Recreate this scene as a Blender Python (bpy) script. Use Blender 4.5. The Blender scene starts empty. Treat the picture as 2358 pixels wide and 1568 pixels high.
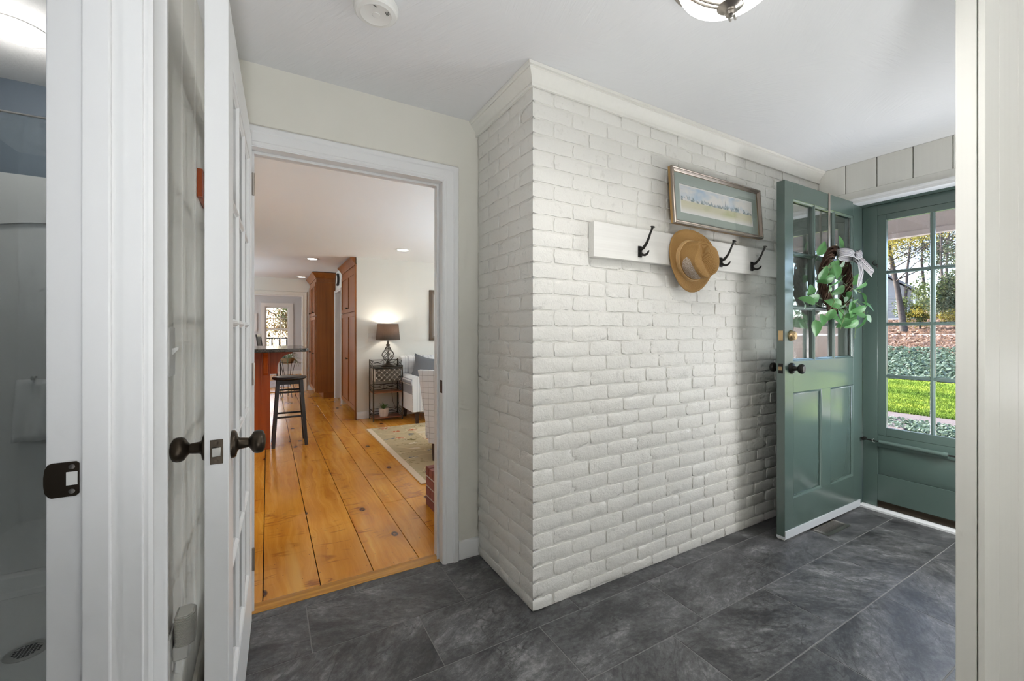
import bpy, math, random
import numpy as np
from mathutils import Vector, Matrix
random.seed(7); RNG = np.random.default_rng(7)
PI = math.pi
sc = bpy.context.scene
COL = sc.collection

# ------------------------------------------------------------------ camera
cd = bpy.data.cameras.new('camera'); cam = bpy.data.objects.new('camera', cd); COL.objects.link(cam)
cd.sensor_width = 36.0; cd.lens = 975.0/2358.0*36.0; cd.shift_y = -22.0/2358.0
cd.clip_start = .02; cd.clip_end = 400
cam.location = (0, 0, 1.18); cam.rotation_euler = (PI/2, 0, math.radians(-30))
sc.camera = cam
# ------------------------------------------------------------------ world, sun, fill lights, exposure
w = bpy.data.worlds.new('world'); sc.world = w; w.use_nodes = True
nt = w.node_tree; nt.nodes.clear()
sky = nt.nodes.new('ShaderNodeTexSky'); sky.sky_type = 'NISHITA'; sky.sun_disc = False
sky.sun_elevation = math.radians(42); sky.sun_rotation = math.radians(-9); sky.dust_density = 2.0; sky.air_density = .8
bg = nt.nodes.new('ShaderNodeBackground'); bg.inputs[1].default_value = 1.0
wo = nt.nodes.new('ShaderNodeOutputWorld')
nt.links.new(sky.outputs[0], bg.inputs[0]); nt.links.new(bg.outputs[0], wo.inputs[0])

def light(name, kind, loc, energy, color=(1, 1, 1), rot=(0, 0, 0), size=None, sizey=None, spot=None, radius=None):
    l = bpy.data.lights.new(name, kind); o = bpy.data.objects.new(name, l); COL.objects.link(o)
    o.location = loc; o.rotation_euler = rot; l.energy = energy; l.color = color
    if kind == 'AREA':
        l.shape = 'RECTANGLE'; l.size = size; l.size_y = sizey
    if radius is not None: l.shadow_soft_size = radius
    if spot: l.spot_size = spot; l.spot_blend = .8
    return o
sunl = light('sun', 'SUN', (15, 50, 42), 20.0, (1, .965, .92)); sunl.data.angle = math.radians(.6)
sunl.rotation_euler = Vector((-.12, .76, .64)).to_track_quat('Z', 'Y').to_euler()
# added area fills, no windows built: behind camera, living room, kitchen, far room
light('area_fill', 'AREA', (1.7, -1.72, 1.35), 10, (.97, .985, 1.0), (PI/2, 0, 0), 2.6, 1.4)
light('area_fill', 'AREA', (4.1, 4.1, 1.3), 38, (.92, .98, 1), (0, PI/2, 0), 1.3, 2.2)
light('area_fill', 'AREA', (-2.4, 7.4, 1.35), 22, (.88, .98, 1), (0, -PI/2, 0), 1.3, 2.6)
light('area_fill', 'AREA', (-2.4, 11.3, 1.35), 36, (.97, .99, 1), (0, -PI/2, 0), 1.3, 2.0)
# unseen point and spot fills added to brighten rooms and ceilings
light('bath_fill', 'POINT', (-1.27, .42, 1.7), 9, (1, .98, .95), radius=.05)
light('living_fill', 'POINT', (-1.7, 3.3, 1.35), 26, (.90, .96, 1), radius=.2)
light('entry_fill', 'POINT', (3.05, .43, .95), 36, (.97, .985, 1), radius=.22)
u_ = light('ceiling_fill', 'SPOT', (-.02, -.46, .36), 108, (.95, .98, 1), (PI, 0, 0), spot=math.radians(160), radius=.16); u_.data.spot_blend = .75
light('ceiling_fill', 'SPOT', (2.9, 3.2, .6), 165, (.66, .84, 1), (PI, 0, 0), spot=math.radians(150), radius=.16)
light('ceiling_fill', 'SPOT', (-1.7, 7.6, .6), 120, (.58, .80, 1), (PI, 0, 0), spot=math.radians(150), radius=.16)
sc.view_settings.view_transform = 'Standard'; sc.view_settings.look = 'None'
sc.view_settings.exposure = 0.23; sc.view_settings.gamma = 1.0; sc.view_settings.use_curve_mapping = False
cy = sc.cycles
cy.max_bounces = 9; cy.diffuse_bounces = 5; cy.glossy_bounces = 3; cy.transparent_max_bounces = 12
cy.use_adaptive_sampling = True; cy.adaptive_threshold = .14; cy.adaptive_min_samples = 12
cy.use_denoising = True; cy.sample_clamp_indirect = 6.0; cy.caustics_reflective = False; cy.caustics_refractive = False

# ------------------------------------------------------------------ mesh builder
class MB:
    def __init__(s): s.v = []; s.f = []
    def add(s, vs, fs):
        o = len(s.v); s.v += [tuple(p) for p in vs]; s.f += [tuple(i+o for i in f) for f in fs]; return s
    def box(s, x0, x1, y0, y1, z0, z1, M=None):
        vs = [(x, y, z) for x in (x0, x1) for y in (y0, y1) for z in (z0, z1)]
        if M is not None: vs = [M @ Vector(p) for p in vs]
        return s.add(vs, [(0, 1, 3, 2), (4, 6, 7, 5), (0, 4, 5, 1), (2, 3, 7, 6), (0, 2, 6, 4), (1, 5, 7, 3)])
    def prism(s, poly, axis, a0, a1):
        # poly in the two other axes, extruded along axis
        n = len(poly)
        def P(u, v, a): return {'x': (a, u, v), 'y': (u, a, v), 'z': (u, v, a)}[axis]
        vs = [P(u, v, a0) for u, v in poly]+[P(u, v, a1) for u, v in poly]
        fs = [tuple(range(n-1, -1, -1)), tuple(range(n, 2*n))]+[(i, (i+1) % n, n+(i+1) % n, n+i) for i in range(n)]
        return s.add(vs, fs)
    def lathe(s, prof, n=24, M=None, cap=True, sx=1, sy=1):
        vs = []
        for r, z in prof:
            for k in range(n):
                a = 2*PI*k/n; vs.append(Vector((r*math.cos(a)*sx, r*math.sin(a)*sy, z)))
        if M is not None: vs = [M @ p for p in vs]
        m = len(prof); fs = []
        for i in range(m-1):
            for k in range(n):
                fs.append((i*n+k, i*n+(k+1) % n, (i+1)*n+(k+1) % n, (i+1)*n+k))
        if cap:
            fs.append(tuple(range(n-1, -1, -1))); fs.append(tuple((m-1)*n+k for k in range(n)))
        return s.add(vs, fs)
    def tube(s, pts, r, n=8, closed=False, cap=True, flat=None):
        pts = [Vector(p) for p in pts]; m = len(pts)
        rad = r if isinstance(r, (list, tuple)) else [r]*m
        up = None; rings = []
        for i in range(m):
            if closed: t = pts[(i+1) % m]-pts[i-1]
            else: t = pts[min(i+1, m-1)]-pts[max(i-1, 0)]
            if t.length < 1e-9: t = Vector((0, 0, 1))
            t.normalize()
            if up is None:
                up = Vector((0, 0, 1)) if abs(t.z) < .9 else Vector((1, 0, 0))
            a = up-t*up.dot(t)
            if a.length < 1e-6: a = t.orthogonal()
            a.normalize(); b = t.cross(a); up = a
            f = flat or (1, 1)
            rings.append([pts[i]+a*math.cos(2*PI*k/n)*rad[i]*f[0]+b*math.sin(2*PI*k/n)*rad[i]*f[1] for k in range(n)])
        vs = [p for R in rings for p in R]; fs = []
        for i in range(m if closed else m-1):
            j = (i+1) % m
            for k in range(n): fs.append((i*n+k, i*n+(k+1) % n, j*n+(k+1) % n, j*n+k))
        if cap and not closed:
            fs.append(tuple(range(n-1, -1, -1))); fs.append(tuple((m-1)*n+k for k in range(n)))
        return s.add(vs, fs)
    def sweep(s, path, nrm, prof, closed=False):
        # prof (a, b): a to the left of travel within the plane, b along nrm; mitred
        path = [Vector(p) for p in path]; N = Vector(nrm).normalized(); m = len(path); q = len(prof); vs = []
        for i in range(m):
            t0 = (path[i]-path[i-1]).normalized() if (i > 0 or closed) else None
            t1 = (path[(i+1) % m]-path[i]).normalized() if (i < m-1 or closed) else None
            if t0 is None: t0 = t1
            if t1 is None: t1 = t0
            s0 = N.cross(t0); s1 = N.cross(t1); mm = s0+s1; mm = mm/(mm.dot(s0))
            for a, b in prof: vs.append(path[i]+mm*a+N*b)
        fs = []
        for i in range(m if closed else m-1):
            j = (i+1) % m
            for k in range(q): fs.append((i*q+k, i*q+(k+1) % q, j*q+(k+1) % q, j*q+k))
        if not closed:
            fs.append(tuple(range(q-1, -1, -1))); fs.append(tuple((m-1)*q+k for k in range(q)))
        return s.add(vs, fs)
    def grid(s, fn, nu, nv, wrapu=False):
        vs = [fn(i/nu, j/nv) for j in range(nv+1) for i in range(nu+(0 if wrapu else 1))]
        w_ = nu if wrapu else nu+1; fs = []
        for j in range(nv):
            for i in range(nu):
                fs.append((j*w_+i, j*w_+(i+1) % w_, (j+1)*w_+(i+1) % w_, (j+1)*w_+i))
        return s.add(vs, fs)
    def ball(s, c, r, n=12, m=8, sc_=(1, 1, 1)):
        prof = [(max(1e-4, math.sin(PI*i/m)), -math.cos(PI*i/m)) for i in range(m+1)]
        M = Matrix.Translation(c) @ Matrix.Diagonal((r*sc_[0], r*sc_[1], r*sc_[2], 1))
        return s.lathe(prof, n, M, cap=False)
    def xf(s, M):
        s.v = [tuple(M @ Vector(p)) for p in s.v]; return s
    def mesh(s, name, mat, smooth=35, fix=True):
        me = bpy.data.meshes.new(name); me.from_pydata(s.v, [], s.f); me.update()
        if fix:
            import bmesh
            b = bmesh.new(); b.from_mesh(me); bmesh.ops.recalc_face_normals(b, faces=b.faces); b.to_mesh(me); b.free()
        if smooth:
            me.polygons.foreach_set('use_smooth', [True]*len(me.polygons))
            me.set_sharp_from_angle(angle=math.radians(smooth))
        if mat: me.materials.append(mat)
        return me

def obj(name, me, parent=None, loc=None, rot=None, bevel=0):
    o = bpy.data.objects.new(name, me); COL.objects.link(o)
    if parent is not None: o.parent = parent
    if loc is not None: o.location = loc
    if rot is not None: o.rotation_euler = rot
    if bevel:
        b = o.modifiers.new('bevel', 'BEVEL'); b.width = bevel; b.segments = 2; b.limit_method = 'ANGLE'; b.angle_limit = .6; b.harden_normals = False
    return o
def tag(o, label, cat, group=None, kind=None):
    o['label'] = label; o['category'] = cat
    if group: o['group'] = group
    if kind: o['kind'] = kind
    return o
def thing(name, label, cat, loc=(0, 0, 0), rz=0, group=None, kind=None):
    o = bpy.data.objects.new(name, None); COL.objects.link(o); o.location = loc; o.rotation_euler = (0, 0, rz)
    o.empty_display_size = .05
    return tag(o, label, cat, group, kind)
def part(t, name, mb, mat, smooth=35, bevel=0, label=None, kind=None):
    o = obj(name, mb.mesh(name, mat, smooth), t, bevel=bevel)
    if label: o['label'] = label
    if kind: o['kind'] = kind
    return o
def struct(name, mb, mat, label, cat, smooth=35, bevel=0):
    return tag(obj(name, mb.mesh(name, mat, smooth), bevel=bevel), label, cat, None, 'structure')
def dup(root, loc, rz=None, label=None):
    r = root.copy(); COL.objects.link(r); r.location = loc
    if rz is not None: r.rotation_euler = (0, 0, rz)
    if label: r['label'] = label
    for ch in list(root.children):
        c = ch.copy(); COL.objects.link(c); c.parent = r
        for g in ch.children:
            d = g.copy(); COL.objects.link(d); d.parent = c
    return r
def ovar(pts, n): return [pts[i % len(pts)] for i in range(n)]

# ------------------------------------------------------------------ materials
class NT:
    def __init__(s, name):
        s.m = bpy.data.materials.new(name); s.m.use_nodes = True; s.t = s.m.node_tree; s.t.nodes.clear()
        s.out = s.n('ShaderNodeOutputMaterial')
    def n(s, k, **kw):
        x = s.t.nodes.new(k)
        for a, b in kw.items(): setattr(x, a, b)
        return x
    def set(s, sock, v):
        if isinstance(v, bpy.types.NodeSocket): s.t.links.new(v, sock)
        elif isinstance(v, bpy.types.Node): s.t.links.new(v.outputs[0], sock)
        elif isinstance(v, (tuple, list)) and len(v) == 3 and sock.type == 'RGBA': sock.default_value = (*v, 1)
        else: sock.default_value = v
    def math(s, op, a, b=0.0, c=None, clamp=False):
        x = s.n('ShaderNodeMath', operation=op); x.use_clamp = clamp
        s.set(x.inputs[0], a); s.set(x.inputs[1], b)
        if c is not None: s.set(x.inputs[2], c)
        return x.outputs[0]
    def vmath(s, op, a, b):
        x = s.n('ShaderNodeVectorMath', operation=op); s.set(x.inputs[0], a); s.set(x.inputs[1], b); return x.outputs[0]
    def mix(s, f, a, b, blend='MIX'):
        x = s.n('ShaderNodeMix', data_type='RGBA', blend_type=blend)
        s.set(x.inputs[0], f); s.set(x.inputs[6], a); s.set(x.inputs[7], b); return x.outputs[2]
    def pos(s): return s.n('ShaderNodeNewGeometry').outputs['Position']
    def objc(s): return s.n('ShaderNodeTexCoord').outputs['Object']
    def gen(s): return s.n('ShaderNodeTexCoord').outputs['Generated']
    def rnd(s): return s.n('ShaderNodeObjectInfo').outputs['Random']
    def xyz(s, v):
        x = s.n('ShaderNodeSeparateXYZ'); s.set(x.inputs[0], v); return x.outputs
    def comb(s, x, y, z):
        c = s.n('ShaderNodeCombineXYZ'); s.set(c.inputs[0], x); s.set(c.inputs[1], y); s.set(c.inputs[2], z); return c.outputs[0]
    def map(s, v, scale=(1, 1, 1), loc=(0, 0, 0), rot=(0, 0, 0)):
        x = s.n('ShaderNodeMapping'); s.set(x.inputs[0], v); x.inputs[1].default_value = loc; x.inputs[2].default_value = rot; x.inputs[3].default_value = scale
        return x.outputs[0]
    def noise(s, v, scale=5, detail=4, rough=.55, dist=0, col=False):
        x = s.n('ShaderNodeTexNoise'); s.set(x.inputs['Vector'], v)
        x.inputs['Scale'].default_value = scale; x.inputs['Detail'].default_value = detail
        x.inputs['Roughness'].default_value = rough; x.inputs['Distortion'].default_value = dist
        return x.outputs['Color' if col else 0]
    def voro(s, v, scale=5, feature='F1', out='Distance', rnd=1.0, two=False):
        x = s.n('ShaderNodeTexVoronoi', feature=feature); x.voronoi_dimensions = '2D' if two else '3D'; s.set(x.inputs['Vector'], v); x.inputs['Scale'].default_value = scale
        x.inputs['Randomness'].default_value = rnd
        return x.outputs[out]
    def ramp(s, f, stops, interp='LINEAR'):
        x = s.n('ShaderNodeValToRGB'); x.color_ramp.interpolation = interp; e = x.color_ramp.elements
        while len(e) < len(stops): e.new(.5)
        for i, (p, c) in enumerate(stops):
            e[i].position = p; e[i].color = (*c, 1) if isinstance(c, (tuple, list)) else (c, c, c, 1)
        s.set(x.inputs[0], f); return x.outputs[0]
    def bump(s, h, strength=.3, dist=.002, normal=None):
        x = s.n('ShaderNodeBump'); x.inputs['Strength'].default_value = strength; x.inputs['Distance'].default_value = dist
        s.set(x.inputs['Height'], h)
        if normal is not None: s.set(x.inputs['Normal'], normal)
        return x.outputs[0]
    def bsdf(s, color, rough=.5, metal=0, normal=None, spec=.5, **kw):
        b = s.n('ShaderNodeBsdfPrincipled'); s.set(b.inputs['Base Color'], color); s.set(b.inputs['Roughness'], rough)
        s.set(b.inputs['Metallic'], metal); s.set(b.inputs['Specular IOR Level'], spec)
        if normal is not None: s.set(b.inputs['Normal'], normal)
        for k, v in kw.items(): s.set(b.inputs[k.replace('_', ' ')], v)
        return b.outputs[0]
    def done(s, sh): s.t.links.new(sh, s.out.inputs[0]); return s.m

def plain(name, c, rough=.5, metal=0, var=.04, bscale=0, bstr=.1, spec=.5, dist=.001):
    m = NT(name); p = m.objc()
    if var: col = m.mix(m.noise(p, 6, 1), tuple(x*(1-var) for x in c), tuple(min(1, x*(1+var)) for x in c))
    else: col = c
    nr = m.bump(m.noise(p, bscale, 2), bstr, dist) if bscale else None
    return m.done(m.bsdf(col, rough, metal, nr, spec))
def emit(name, c, s):
    m = NT(name); e = m.n('ShaderNodeEmission'); e.inputs[0].default_value = (*c, 1); e.inputs[1].default_value = s
    return m.done(e.outputs[0])
def glassmat(name, tint=(1, 1, 1), refl=.10):
    m = NT(name); tr = m.n('ShaderNodeBsdfTransparent'); tr.inputs[0].default_value = (*tint, 1)
    gl = m.n('ShaderNodeBsdfGlossy'); gl.inputs['Roughness'].default_value = .015
    lw = m.n('ShaderNodeLayerWeight'); lw.inputs[0].default_value = .5
    fr = m.math('ADD', m.math('MULTIPLY', m.math('POWER', lw.outputs['Facing'], 5.0), .9), refl)
    mx = m.n('ShaderNodeMixShader'); m.set(mx.inputs[0], m.math('MINIMUM', fr, 1.0))
    m.t.links.new(tr.outputs[0], mx.inputs[1]); m.t.links.new(gl.outputs[0], mx.inputs[2])
    return m.done(mx.outputs[0])
def woodmat(name, c0, c1, c2, rough=.35, axis='z', fine=40, bump=.15, world=False):
    m = NT(name); p = m.pos() if world else m.objc(); r = m.math('MULTIPLY', m.rnd(), 17.0)
    p = m.vmath('ADD', p, m.comb(r, r, r))
    sc_ = {'x': (1.2, fine, fine), 'y': (fine, 1.2, fine), 'z': (fine, fine, 1.2)}[axis]
    a = m.noise(m.map(p, sc_), 1.0, 2, .6, .4); b = m.noise(p, 2.2, 1)
    col = m.ramp(m.math('ADD', m.math('MULTIPLY', a, .7), m.math('MULTIPLY', b, .3)), [(.3, c0), (.52, c1), (.72, c2)])
    return m.done(m.bsdf(col, rough, 0, m.bump(a, bump, .0006)))

M = {}
M['white'] = plain('white_trim_paint', (.76, .76, .76), .38, 0, 0)
M['cream'] = plain('cream_wall_paint', (.72, .70, .635), .65, 0, .02)
M['cream_board'] = woodmat('cream_painted_board', (.715, .70, .65), (.73, .715, .665), (.745, .73, .68), .5, 'z', 60, .25)
M['living_wall'] = plain('living_wall_paint', (.70, .685, .635), .7, 0, 0)
M['grey_wall'] = plain('pale_grey_wall_paint', (.60, .62, .65), .7, 0, .02)
M['blue_wall'] = plain('slate_blue_wall_paint', (.155, .19, .235), .6, 0, .05)
M['shower'] = plain('shower_fibreglass', (.66, .66, .655), .22, 0, .02)
M['black_metal'] = plain('black_iron', (.022, .020, .018), .42, .6, .2, 80, .15)
M['bronze'] = plain('oil_rubbed_bronze', (.055, .042, .030), .34, .85, .25)
M['steel'] = plain('brushed_steel', (.55, .54, .52), .32, 1, .05)
M['nickel'] = plain('brushed_nickel', (.42, .38, .34), .28, 1, .05)
M['brass'] = plain('aged_brass', (.55, .40, .22), .3, 1, .1)
M['dark'] = plain('dark_void', (.01, .01, .01), .9, 0, 0)
M['plastic'] = plain('white_plastic', (.74, .735, .71), .35, 0, .01)
M['glass'] = glassmat('window_glass', (.985, .99, .99), .03)
M['glass_door'] = glassmat('door_glass', (.95, .97, .965), .07)
M['glass_entry'] = glassmat('entry_door_glass', (.90, .93, .92), .34)
M['glass_pic'] = glassmat('picture_glass', (1, 1, 1), .04)
M['black_wood'] = woodmat('black_painted_wood', (.012, .010, .010), (.022, .018, .017), (.035, .03, .028), .35, 'z', 30)
M['cherry'] = woodmat('cherry_cabinet_wood', (.20, .062, .011), (.27, .088, .017), (.33, .115, .025), .32, 'z', 26)
M['cherry_red'] = woodmat('red_cherry_wood', (.24, .040, .007), (.33, .058, .010), (.40, .080, .015), .25, 'z', 26)
M['shelf_wood'] = woodmat('shelf_brown_wood', (.16, .05, .02), (.24, .08, .03), (.30, .11, .04), .4, 'x', 26)
M['dark_wood'] = woodmat('dark_leg_wood', (.02, .01, .006), (.035, .016, .01), (.05, .024, .015), .35, 'z', 26)
M['oak'] = woodmat('oak_threshold_wood', (.36, .15, .022), (.52, .245, .042), (.64, .33, .07), .32, 'x', 70, .3)
M['gold_wood'] = woodmat('gold_frame_wood', (.36, .20, .06), (.46, .28, .10), (.54, .34, .14), .4, 'z', 30)
M['bark'] = plain('bark', (.0540, .0420, .0360), .9, 0, .35, 12, .8, dist=.02)
M['pink_beam'] = plain('pinkish_beam_paint', (.3300, .2585, .2310), .6, 0, .03)

# green door paint
m = NT('green_door_paint'); p = m.objc()
a = m.noise(m.map(p, (40, 40, 2)), 1.0, 3); b = m.noise(p, 3, 3)
M['green'] = m.done(m.bsdf(m.mix(b, (.074, .112, .098), (.085, .126, .110)), .22, 0, m.bump(a, .10, .0005), 1.0))
# plaster ceiling with brushed fan swirls
m = NT('swirl_plaster'); p = m.pos()
cell = m.voro(m.map(p, (2.2, 2.2, 0)), 1.0, 'F1', 'Color', two=True); ang = m.math('MULTIPLY', m.xyz(cell)[0], 6.28)
rot = m.n('ShaderNodeVectorRotate', rotation_type='Z_AXIS'); m.set(rot.inputs['Vector'], p); m.set(rot.inputs['Angle'], ang)
st = m.noise(m.map(rot.outputs[0], (70, 7, 1)), 1.0, 2, .6, .8)
M['ceiling'] = m.done(m.bsdf((.74, .74, .745), .75, 0, m.bump(st, .55, .003), .2))
m = NT('smooth_ceiling'); M['ceiling2'] = m.done(m.bsdf((.78, .78, .775), .8, 0, None, .2))
m = NT('rough_ceiling'); M['ceiling3'] = m.done(m.bsdf((.70, .70, .69), .8, 0, m.bump(m.noise(m.pos(), 45, 5, .7), .6, .004), .2))
# painted brick
m = NT('white_painted_brick'); p = m.pos(); r = m.rnd()
n1 = m.noise(p, 24, 4, .66); n2 = m.noise(p, 120, 2, .6); n3 = m.noise(p, 3, 2)
col = m.mix(n3, (.69, .675, .635), (.735, .72, .68)); col = m.mix(m.math('MULTIPLY', r, .35), col, (.66, .645, .605))
col = m.mix(m.ramp(n1, [(.30, .55), (.40, 0.0)]), col, (.56, .545, .505))
hgt = m.math('ADD', m.math('MULTIPLY', n1, 1.0), m.math('MULTIPLY', n2, .30))
M['brick'] = m.done(m.bsdf(col, m.ramp(n1, [(.3, .42), (.7, .6)]), 0, m.bump(hgt, .75, .006), .4))
m = NT('white_painted_mortar'); p = m.pos(); n1 = m.noise(p, 40, 2, .65)
M['mortar'] = m.done(m.bsdf(m.mix(n1, (.64, .625, .585), (.71, .695, .655)), .6, 0, m.bump(n1, .6, .005), .3))
# slate tile
m = NT('slate_tile'); p = m.pos(); r = m.math('MULTIPLY', m.rnd(), 31.0)
ang = m.math('MULTIPLY', m.math('SUBTRACT', m.rnd(), .5), 1.6)
rt = m.n('ShaderNodeVectorRotate', rotation_type='Z_AXIS'); m.set(rt.inputs['Vector'], m.vmath('ADD', p, m.comb(r, m.math('MULTIPLY', r, .7), 0))); m.set(rt.inputs['Angle'], ang)
q = rt.outputs[0]
n0 = m.noise(m.map(q, (1, 1.6, 1)), 2.4, 2, .5, .4)
n1 = m.noise(m.map(q, (1.5, 3.2, 1)), 3.2, 6, .72, .4); n2 = m.noise(m.map(q, (34, 48, 1)), 1.0, 4, .8); n3 = m.noise(p, 300, 2, .6)
vein = m.ramp(m.math('ABSOLUTE', m.math('SUBTRACT', m.noise(m.map(q, (1.0, 2.6, 1)), 2.2, 3, .65, .8), .5)), [(.0, 1.0), (.011, 0.0)])
f = m.math('ADD', m.math('MULTIPLY', n0, .26), m.math('ADD', m.math('MULTIPLY', n1, .42), m.math('MULTIPLY', n2, .32)))
col = m.ramp(f, [(.37, (.020, .020, .021)), (.455, (.052, .052, .054)), (.54, (.115, .115, .117)), (.64, (.27, .27, .27))])
col = m.mix(m.math('MULTIPLY', vein, m.ramp(n1, [(.42, 0.0), (.55, .6)])), col, (.015, .015, .015))
col = m.mix(m.math('MULTIPLY', m.ramp(n3, [(.66, 0.0), (.74, .7)]), m.ramp(n0, [(.45, 0.0), (.6, 1.0)])), col, (.42, .42, .42))
M['slate'] = m.done(m.bsdf(col, m.ramp(n2, [(.3, .34), (.7, .52)]), 0, m.bump(f, .45, .004), .5))
M['grout'] = plain('grey_grout', (.21, .21, .205), .9, 0, .1, 90, .4)
# pine planks
m = NT('amber_pine'); p = m.pos(); r = m.rnd(); ro = m.math('MULTIPLY', r, 23.0)
q = m.vmath('ADD', p, m.comb(0, ro, 0))
warp = m.noise(m.map(q, (2.2, .9, 1)), 1.6, 3)
qx = m.vmath('ADD', q, m.comb(m.math('MULTIPLY', m.math('SUBTRACT', warp, .5), .16), 0, 0))
g1 = m.noise(m.map(qx, (34, .9, 1)), 1.0, 4, .6, .3); g2 = m.noise(m.map(qx, (150, 3, 1)), 1.0, 3)
blot = m.noise(m.map(q, (3.0, 1.5, 1)), 1.0, 3)
f = m.math('ADD', m.math('MULTIPLY', g1, .45), m.math('ADD', m.math('MULTIPLY', blot, .42), m.math('MULTIPLY', g2, .13)))
col = m.ramp(f, [(.30, (.42, .125, .010)), (.43, (.60, .225, .020)), (.55, (.72, .31, .034)), (.70, (.84, .45, .075))])
col = m.mix(m.math('MULTIPLY', r, .35), col, (.60, .235, .030))
sap = m.ramp(m.noise(m.map(q, (5.5, .35, 1)), 1.0, 2), [(.60, 0.0), (.66, .7)])
col = m.mix(sap, col, (.72, .38, .085))
def knots(sx, sy, thr, dens):
    kv = m.map(q, (sx, sy, 0)); d = m.voro(kv, 1.0, two=True); kc = m.xyz(m.voro(kv, 1.0, 'F1', 'Color', two=True))[0]
    on = m.math('GREATER_THAN', kc, dens); return d, on
d1, on1 = knots(2.9, 1.7, .1, .55)
k1 = m.math('MULTIPLY', m.ramp(d1, [(.032, 1.0), (.05, .7), (.062, 0.0)]), on1)
halo = m.math('MULTIPLY', m.ramp(d1, [(.06, .6), (.30, 0.0)]), on1)
col = m.mix(m.math('MULTIPLY', halo, .55), col, (.33, .085, .012)); col = m.mix(k1, col, m.mix(m.ramp(d1, [(.012, 1.0), (.034, 0.0)]), (.060, .018, .006), (.19, .055, .013)))
d2, on2 = knots(3.0, 7.0, .1, .55)
streak = m.math('MULTIPLY', m.ramp(m.math('ABSOLUTE', m.math('SUBTRACT', m.noise(m.map(q, (1.6, 7.5, 1)), 1.0, 3, .5, .9), .5)), [(.0, 1.0), (.030, 0.0)]), m.ramp(m.noise(m.map(q, (5, 2.0, 1)), 1.0, 2), [(.52, 0.0), (.62, .8)]))
col = m.mix(streak, col, (.24, .060, .012))
d3 = m.voro(m.map(q, (9, 5, 0)), 1.0, two=True); col = m.mix(m.ramp(d3, [(.014, .8), (.022, 0.0)]), col, (.05, .018, .008))
M['pine'] = m.done(m.bsdf(col, m.ramp(blot, [(.3, .16), (.7, .24)]), 0, m.bump(m.math('ADD', g1, m.math('MULTIPLY', k1, -.6)), .14, .0012), .55))
M['gap'] = plain('plank_gap', (.012, .007, .004), .9, 0, 0)
# red hearth bricks
m = NT('red_brick'); p = m.objc(); n1 = m.noise(p, 30, 5, .65)
M['red_brick'] = m.done(m.bsdf(m.mix(m.rnd(), m.mix(n1, (.10, .028, .022), (.24, .062, .042)), m.mix(n1, (.17, .05, .04), (.30, .11, .085))), .8, 0, m.bump(n1, .6, .004)))
M['grey_mortar'] = plain('grey_mortar', (.45, .40, .36), .9, 0, .15, 80, .5)
# fabrics
def fabric(name, base, line, mode):
    m = NT(name); p = m.objc(); X, Y, Z = m.xyz(p)
    wv = m.noise(p, 400, 2)
    def lin(v, per, wd, off=0.0):
        fr = m.math('FRACT', m.math('ADD', m.math('DIVIDE', v, per), 100.0+off)); return m.math('LESS_THAN', fr, wd)
    if mode == 'check':
        a = m.math('MAXIMUM', lin(X, .052, .055), lin(Z, .052, .055)); a = m.math('MULTIPLY', a, .75)
    else:
        v = m.math('ADD', X, m.math('MULTIPLY', Y, .0))
        s1 = m.math('MAXIMUM', lin(v, .11, .06), lin(v, .11, .05, .12)); s2 = lin(v, .11, .12, .42)
        a = m.math('ADD', m.math('MULTIPLY', s1, .8), m.math('MULTIPLY', s2, .25), clamp=True)
    col = m.mix(a, m.mix(wv, tuple(x*.96 for x in base), base), line)
    return m.done(m.bsdf(col, .9, 0, m.bump(wv, .2, .0006), .1))
M['check'] = fabric('windowpane_check_fabric', (.70, .72, .75), (.22, .23, .25), 'check')
M['stripe'] = fabric('striped_fabric', (.70, .70, .70), (.20, .21, .24), 'stripe')
M['grey_fabric'] = plain('grey_pillow_fabric', (.135, .14, .15), .95, 0, .1, 500, .2)
M['white_fabric'] = plain('white_pillow_fabric', (.72, .72, .72), .95, 0, .03, 300, .2)
# rug
m = NT('floral_rug'); p = m.pos(); X, Y, Z = m.xyz(p)
ex = m.math('MINIMUM', m.math('SUBTRACT', X, 1.02), m.math('SUBTRACT', 3.4, X)); ey = m.math('MINIMUM', m.math('SUBTRACT', Y, 3.16), m.math('SUBTRACT', 5.46, Y))
e = m.math('MINIMUM', ex, ey)
base = m.mix(m.math('GREATER_THAN', e, .46), (.50, .375, .22), (.74, .56, .36))
base = m.mix(m.math('GREATER_THAN', e, .49), base, (.68, .52, .34))
base = m.mix(m.noise(p, 9, 3), base, m.mix(.5, base, (.34, .29, .18)))
pw = m.vmath('ADD', p, m.vmath('MULTIPLY', m.vmath('SUBTRACT', m.noise(p, 9, 3, col=True), (.5, .5, .5)), (.22, .16, 0)))
vd = m.voro(m.map(pw, (4.2, 6.4, 0)), 1.0, two=True); vc = m.xyz(m.voro(m.map(pw, (4.2, 6.4, 0)), 1.0, 'F1', 'Color', two=True))
flo = m.ramp(vc[0], [(0, (.42, .10, .03)), (.3, (.42, .10, .03)), (.31, (.60, .50, .36)), (.55, (.60, .50, .36)), (.56, (.14, .10, .03)), (.8, (.20, .15, .05)), (.81, (.13, .14, .15))], 'CONSTANT')
ms = m.math('MULTIPLY', m.ramp(vd, [(.17, 1.0), (.22, 0.0)]), m.math('GREATER_THAN', vc[1], .25))
base = m.mix(ms, base, flo); base = m.mix(m.math('MULTIPLY', ms, m.ramp(m.noise(p, 38, 2), [(.5, 0.0), (.58, .9)])), base, (.66, .54, .38))
sc1 = m.ramp(m.math('ABSOLUTE', m.math('SUBTRACT', m.noise(p, 2.7, 1, .4, .8), .5)), [(.006, .75), (.012, 0.0)])
base = m.mix(sc1, base, (.62, .48, .28))
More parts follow.
